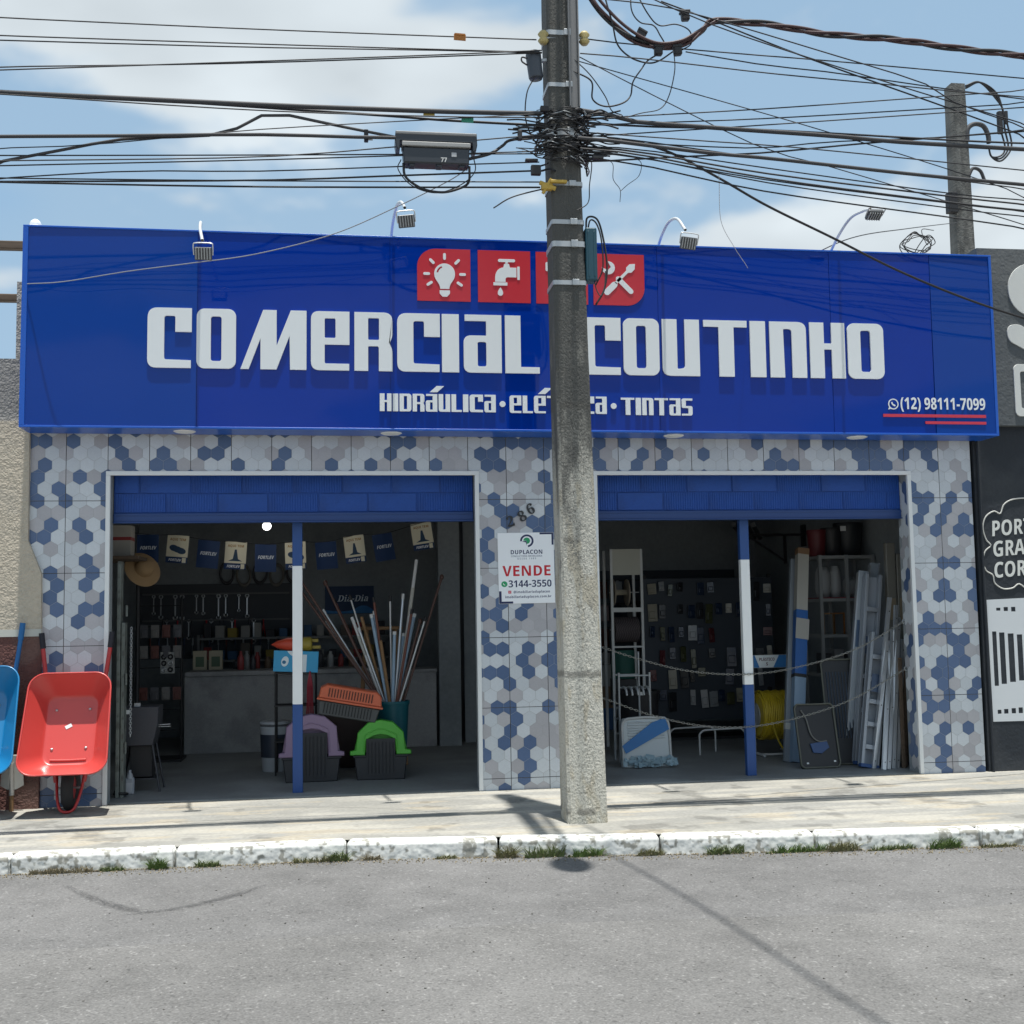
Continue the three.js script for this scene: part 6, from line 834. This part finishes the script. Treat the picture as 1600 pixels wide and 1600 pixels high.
    pot('dark red pot on top of the steel shelf', 6.96, 1.93, 0.1, 0.27, [0.11, 0.012, 0.016]); pot('black pot between the red pot and the largest black pot', 7.12, 1.93, 0.115, 0.29, [0.018, 0.019, 0.022]); pot('largest black pot with a white tag on top of the steel shelf', 7.3, 1.93, 0.15, 0.34, [0.016, 0.02, 0.024]); solo('price_tag', box(0.06, 0.05, 0.004), mWhitePlastic, 'white tag stuck to the largest black pot', 'tag', undefined, [7.19, 2.23, -1.715]);
    const jar = (l, x, r, h) => solo('jar', lathe([[0, 0], [r * 0.8, 0], [r, h * 0.3], [r * 0.92, h * 0.8], [r * 0.6, h], [0, h]], 22), mat(0.36, 0.37, 0.37, 0.4), l, 'jar', 'white jars on the steel shelf', [x, F + 1.526, -1.83]); jar('tall white jar on the red shelf liner, beside the carton', 7.0, 0.08, 0.31); jar('tall white jar squeezed behind the shelf upright', 7.13, 0.06, 0.32); jar('short white jar on the red shelf liner', 7.29, 0.075, 0.2); jar('white jar at the wall end of the red shelf liner', 7.4, 0.05, 0.18);
    const fr = (l, x, m) => { const o = thing('hand_saw_frame', l, 'frame', [x, F + 1.157, -1.72]); mesh('top_bar', span(-0.06, 0.06, 0.2, 0.215, -0.008, 0.008), m, o); mesh('side_bar', span(-0.06, -0.045, 0, 0.2, -0.008, 0.008), m, o); mesh('side_bar', span(0.045, 0.06, 0, 0.2, -0.008, 0.008), m, o); }; fr('small wooden frame on the middle board of the steel shelf', 7.0, mWood); fr('small orange frame on the middle board of the steel shelf', 7.11, mat(0.25, 0.11, 0.03, 0.5));
    for (let i = 0; i < 4; i++) solo('boxed_fitting', span(-0.05, 0.05, 0, 0.2 + 0.04 * (i % 2), -0.08, 0.08, 0.004), [mat(0.05, 0.05, 0.055, 0.5), mat(0.2, 0.2, 0.2, 0.5)][i % 2], ['black carton on the lower boards of the steel shelf', 'grey carton on the lower boards of the steel shelf'][i % 2], 'carton', ['black shelf cartons', 'grey shelf cartons'][i % 2], [6.97 + i * 0.13, F + 0.766, -1.8]); solo('pink_cloth', new RoundedBoxGeometry(0.12, 0.06, 0.1, 3, 0.02).translate(0, 0.03, 0), mat(0.35, 0.06, 0.09, 0.8), 'folded pink cloth on the steel shelf', 'cloth', undefined, [7.33, F + 1.157, -1.72]);
    const st = thing('tap_fitting', 'chrome tap hanging from the steel shelf upright', 'tap', [7.24, F + 1.38, -1.62]); mesh('spout', tube([[0, 0, 0], [0.03, 0.03, 0.01], [0.05, 0, 0.02], [0.05, -0.05, 0.02]], 0.012, 20, 8), mSteel, st); mesh('body', rod([0, -0.08, 0], [0, 0.02, 0], 0.016), mSteel, st); }
  // black trays leaning
  { const tr = (l, pos, w, h, lean, turn, ribs) => { const o = thing('mortar_tray', l, 'tray', pos); o.rotation.set(lean, turn, 0, 'YXZ'); const m = mat(0.016, 0.018, 0.022, 0.5), e = mat(0.1, 0.105, 0.085, 0.5); mesh('pan', extrude(roundRect(-w / 2, 0.0, w / 2, h, 0.03), 0.02, 0.006).translate(0, 0, -0.02), m, o); mesh('rim', tube(roundRect(-w / 2, 0.01, w / 2, h, 0.03).getSpacedPoints(40).slice(0, 40).map((p) => [p.x, p.y, 0.01]), 0.0085, 120, 6, true), e, o); if (ribs) { for (let i = 0; i < 9; i++) mesh('rib', rod([-w * 0.36 + i * w * 0.09, h * 0.25, 0.004], [-w * 0.36 + i * w * 0.09, h * 0.88, 0.004], 0.006), mat(0.02, 0.035, 0.06, 0.4), o); } return o; };
    const a = tr('black tray with a blue pad and curved rod, leaning before the ribbed tray', [6.36, F, -0.5], 0.37, 0.57, -0.22, 0.05, false); mesh('blue_pad', extrude(poly([[-0.1, 0.2], [0.06, 0.22], [0.08, 0.16], [0.0, 0.11], [-0.08, 0.12]]), 0.012, 0.003).translate(0.02, 0.02, 0.004), mat(0.03, 0.07, 0.18, 0.5), a); mesh('curved_rod', tube([[-0.13, 0.52, 0.015], [-0.09, 0.44, 0.016], [-0.06, 0.3, 0.016], [0.0, 0.24, 0.016], [0.08, 0.24, 0.016]], 0.006, 40, 6), mat(0.16, 0.16, 0.15, 0.4), a); for (const [x, y] of [[-0.12, 0.05], [0.14, 0.06]]) mesh('sticker', box(0.02, 0.014, 0.003, x, y, 0.003), mWhitePlastic, a);
    const b = tr('black ribbed tray leaning behind the tray with the blue pad', [6.68, F, -0.66], 0.32, 0.96, -0.2, -0.1, true); mesh('price_tag', box(0.04, 0.08, 0.003, 0.13, 0.4, 0.012), mWhitePlastic, b);
    const c = tr('third dark tray standing edgewise between the ribbed tray and the ladders', [6.84, F, -0.66], 0.3, 0.9, -0.22, -0.9, false); void c; }
  // ladders, profiles and slats against the reveal
  { const lean = (o, dx, h, dz) => o.quaternion.setFromUnitVectors(new THREE.Vector3(0, 1, 0), new THREE.Vector3(dx, h, dz).normalize());
    const ladder = (l, pos, dx, h, dz, w) => { const t6 = thing('folded_ladder', l, 'ladder', pos, 'folded ladders at the opening'); lean(t6, dx, h, dz); const L = Math.hypot(dx, h, dz), m = mat(0.35, 0.38, 0.42, 0.4, { metal: 0.4 }); for (const x of [-w / 2, w / 2]) mesh('rail', span(x - 0.014, x + 0.014, 0, L, -0.025, 0.025, 0.003), m, t6); for (let i = 0; i < 5; i++) mesh('rung', span(-w / 2 + 0.014, w / 2 - 0.014, 0.16 + i * (L - 0.2) / 5, 0.2 + i * (L - 0.2) / 5, -0.03, 0.03, 0.003), m, t6); mesh('packing_sleeve', span(-w / 2 - 0.02, w / 2 + 0.02, 0.02, L - 0.02, -0.04, -0.031), mat(0.26, 0.29, 0.33, 0.22), t6); mesh('label_card', box(w * 0.8, 0.16, 0.003, 0, L * 0.62, 0.035), mat(0.06, 0.09, 0.15, 0.4), t6); mesh('foot', span(-w / 2 - 0.016, w / 2 + 0.016, -0.002, 0.03, -0.03, 0.03, 0.004), mat(0.03, 0.08, 0.22, 0.5), t6); };
    ladder('tall folded aluminium ladder leaning at the tiled reveal', [6.8, F + 0.003, -0.62], 0.24, 1.72, -0.12, 0.13); ladder('shorter folded aluminium ladder leaning before the tall ladder', [6.77, F + 0.003, -0.42], 0.22, 1.18, -0.14, 0.14);
    [[6.85, 1.06, 0.18], [6.905, 1.08, 0.17], [6.96, 1.32, 0.16], [7.01, 1.12, 0.14], [6.8, 1.12, 0.2], [6.93, 1.2, 0.12], [6.99, 1.42, 0.1], [6.83, 1.5, 0.2]].forEach(([x, h, dx], i) => { const t7 = thing('aluminium_profile', 'bright aluminium profile leaning at the tiled reveal', 'profile', [x, F, -0.29 - 0.024 * i], 'aluminium profiles at the reveal'); lean(t7, dx, h, -0.16 + 0.03 * i); mesh('web', span(-0.017, 0.017, 0, h + 0.02, -0.01, 0.01), mAlu, t7); mesh('flange', span(-0.019, -0.017, 0, h + 0.02, -0.012, 0.016), mAlu, t7); for (const k of [0.06, 0.5, 0.93]) mesh('screw_hole', new THREE.CylinderGeometry(0.005, 0.005, 0.002, 10).rotateX(Math.PI / 2).translate(0.004, k * h, 0.0105), mBlack, t7); });
    [[7.06, 0.96, 0.03], [7.1, 0.88, 0.05], [7.13, 0.8, 0.06]].forEach(([x, h, dx], i) => { const t8 = thing('timber_batten', 'rough brown timber batten leaning behind the aluminium profiles', 'batten', [x, F, -0.34 - 0.05 * i], 'timber battens at the reveal'); lean(t8, dx, h, -0.05); mesh('batten_body', span(-0.016, 0.016, 0, h, -0.009, 0.009, 0.002), mDarkWood, t8); mesh('batten_end', span(-0.0161, 0.0161, h, h + 0.006, -0.009, 0.009), mWood, t8); }); 
    for (const [x, h, dx, z] of [[6.72, 1.78, 0.26, -0.72], [6.84, 1.66, 0.24, -0.78], [6.95, 1.85, 0.2, -0.84]]) { const o = thing('profile_pack', 'wide plastic wrapped pack of metal profiles leaning behind the ladders', 'pack', [x, F, z], 'wrapped packs behind the ladders'); lean(o, dx, h, -0.1); mesh('sleeve', span(-0.05, 0.05, 0, h, -0.02, 0.02, 0.006), mat(0.3, 0.34, 0.38, 0.2), o); mesh('edge_profile', span(-0.056, -0.042, 0.01, h - 0.02, -0.022, 0.024), mAlu, o); mesh('edge_profile', span(0.03, 0.044, 0.01, h - 0.02, -0.022, 0.024), mAlu, o); mesh('label', span(-0.035, 0.025, h * 0.6, h * 0.74, 0.02, 0.0215), mat(0.06, 0.1, 0.17, 0.4), o); }
    for (let i = 0; i < 2; i++) { const o = thing('clear_tube_pack', 'clear plastic profile pack leaning in the corner behind the ladders', 'pack', [7.2 + i * 0.1, F, -0.75], 'plastic packs in the corner'); lean(o, 0.04, 2.1, -0.06); mesh('sleeve', span(-0.045, 0.045, 0, 2.02 - i * 0.1, -0.03, 0.03, 0.008), mat(0.22, 0.21, 0.18, 0.25), o); mesh('label', span(-0.03, 0.03, 1.3, 1.5, 0.03, 0.0315), mat(0.3, 0.24, 0.16, 0.5), o); } }
  // wall bracket shelf with pipes, packets at the back
  { const o = thing('pipe_bracket', 'dark wall bracket carrying pipes high on the shop wall', 'bracket', [7.2, 2.0, -3.5]); mesh('post', span(0.04, 0.07, -0.05, 0.28, -0.015, 0.015), mBlack, o); mesh('arm', span(-0.42, 0.299, 0.27, 0.3, -0.015, 0.015), mBlack, o); mesh('brace', bar([-0.38, 0.275, 0], [0.05, -0.02, 0], 0.02, 0.018), mBlack, o); mesh('wall_plate', span(0.27, 0.3, 0.15, 0.4, -0.05, 0.05), mBlack, o); 
    for (let i = 0; i < 4; i++) solo('stored_pipe', rod([-0.55, 0.0, 1.0], [0.35, 0.0, -1.3], 0.026, 0.026, 12), mat(0.03, 0.034, 0.038, 0.5), 'dark pipe stored on the high wall bracket', 'pipe', 'pipes on the bracket', [6.82 + i * 0.08, 2.328 + (i % 2) * 0.002, -3.4 - i * 0.02]);
    const pb = thing('packet_wall', 'dark peg rack on the back wall hung with packets', 'peg rack', [0, 0, -5.198]); mesh('board', planar(span(4.4, 7.2, 0.35, 1.95, 0, 0.02)), mat(0.045, 0.055, 0.07, 0.7), pb); for (let r = 0; r < 5; r++) mesh('rail', span(4.4, 7.2, 0.62 + r * 0.3, 0.635 + r * 0.3, 0.02, 0.035), mBlack, pb);
    const cols = [[0.02, 0.03, 0.05, 'dark blue'], [0.025, 0.025, 0.028, 'black'], [0.08, 0.075, 0.07, 'grey'], [0.09, 0.03, 0.028, 'dark red'], [0.2, 0.2, 0.19, 'pale']]; for (let r = 0; r < 5; r++) for (let i = 0; i < 15; i++) { const k = Math.floor(Math.pow(hash(i, r, 12), 1.3) * 5), [a, b, c, n] = cols[k], w = 0.09 + 0.05 * hash(i, r, 5), h = 0.14 + 0.09 * hash(i, r, 6); const p = solo('hanging_packet', merge([box(w, h, 0.02, 0, -h / 2, 0, 0.005), box(w * 0.3, 0.02, 0.006, 0, 0.005, 0)]), mat(a, b, c, 0.25), `${n} packet hanging on the peg rack at the back of the shop`, 'packet', `${n} packets on the peg rack`, [4.52 + i * 0.185, 0.61 + r * 0.3, -5.14]); p.rotation.y = 0.5 * (hash(i, r, 8) - 0.5); }
    for (let i = 0; i < 9; i++) { const o2 = solo('hanging_tool', merge([rod([0, 0, 0], [0, -0.3, 0], 0.008), box(0.07, 0.06, 0.02, 0, -0.32, 0, 0.006)]), i % 2 ? mSteel : mat(0.05, 0.05, 0.055, 0.4), i % 2 ? 'bright steel garden tool hanging from the hose reel side rail' : 'dark garden tool hanging from the hose reel side rail', 'tool', i % 2 ? 'bright hanging tools' : 'dark hanging tools', [5.75 + i * 0.13, 1.52, -4.2]); o2.rotation.z = 0.1 * (hash(i, 4) - 0.5); } const rl2 = thing('tool_rail', 'dark rail on posts hung with garden tools behind the hose reel', 'rail', [0, F, -4.2]); mesh('bar', rod([5.6, 1.53, 0], [6.95, 1.53, 0], 0.012), mBlack, rl2); for (const x of [5.6, 6.95]) mesh('post', rod([x, 0, 0], [x, 1.53, 0], 0.014), mBlack, rl2); }
  // nearer peg rack behind the hose reel
  { const pb = thing('peg_stand', 'free-standing dark peg stand hung with glossy packets behind the hose reel', 'peg stand', [0, F, -3.3]), N = [['navy', 0.02, 0.035, 0.07], ['black', 0.025, 0.026, 0.03], ['maroon', 0.11, 0.025, 0.03], ['olive', 0.07, 0.075, 0.035], ['silver', 0.3, 0.31, 0.32], ['cream', 0.3, 0.28, 0.22]];
    mesh('board', span(5.5, 7.0, 0.2, 1.78, -0.02, 0), mat(0.035, 0.045, 0.06, 0.6), pb); for (const x of [5.52, 6.98]) mesh('upright', span(x - 0.02, x + 0.02, 0, 1.82, -0.045, -0.02), mBlack, pb); mesh('foot', span(5.48, 7.02, 0, 0.03, -0.25, 0.2), mBlack, pb);
    for (let r = 0; r < 6; r++) for (let i = 0; i < 13; i++) { if (hash(i, r, 71) < 0.3) continue; const [n, a, b, c] = N[Math.floor(Math.pow(hash(i + 7, r, 44), 1.5) * 6)], w = 0.05 + 0.06 * hash(i, r, 45), h = 0.09 + 0.13 * hash(i, r, 46), p = solo('peg_packet', merge([box(w, h, 0.012, 0, -h / 2, 0, 0.003), box(w * 0.7, h * 0.4, 0.03, 0, -h * 0.62, 0.012, 0.008), rod([0, 0.0, -0.03], [0, 0.0, 0.05], 0.003)]), mat(a, b, c, 0.2), `${n} packet on the peg stand behind the hose reel`, 'packet', `${n} packets on the peg stand`, [5.58 + i * 0.112 + 0.03 * (hash(i, r, 72) - 0.5), F + 0.52 + r * 0.24 + 0.05 * (hash(i, r, 73) - 0.5), -3.262]); p.rotation.y = 0.9 * (hash(i, r, 47) - 0.5); p.rotation.z = 0.16 * (hash(i, r, 48) - 0.5); } }
  { const N = ['brown', 'white', 'blue']; for (let i = 0; i < 9; i++) { const k = i % 3, w = 0.3 + 0.08 * hash(i, 61), h = 0.22 + 0.08 * hash(i, 62), col = Math.floor(i / 3); solo('stock_carton', box(w, 0.26, 0.3, 0, 0.13, 0, 0.005), mat(...[[0.2, 0.13, 0.075], [0.34, 0.34, 0.32], [0.05, 0.12, 0.25]][(k + col) % 3], 0.7), `large ${N[(k + col) % 3]} carton stacked on the floor before the back peg rack`, 'carton', `large ${N[(k + col) % 3]} cartons by the peg rack`, [4.5 + col * 0.36, F + k * 0.261, -4.6]).rotation.y = 0.12 * (hash(i, 63) - 0.5); void h; } }
}

renderer.render(scene, camera);
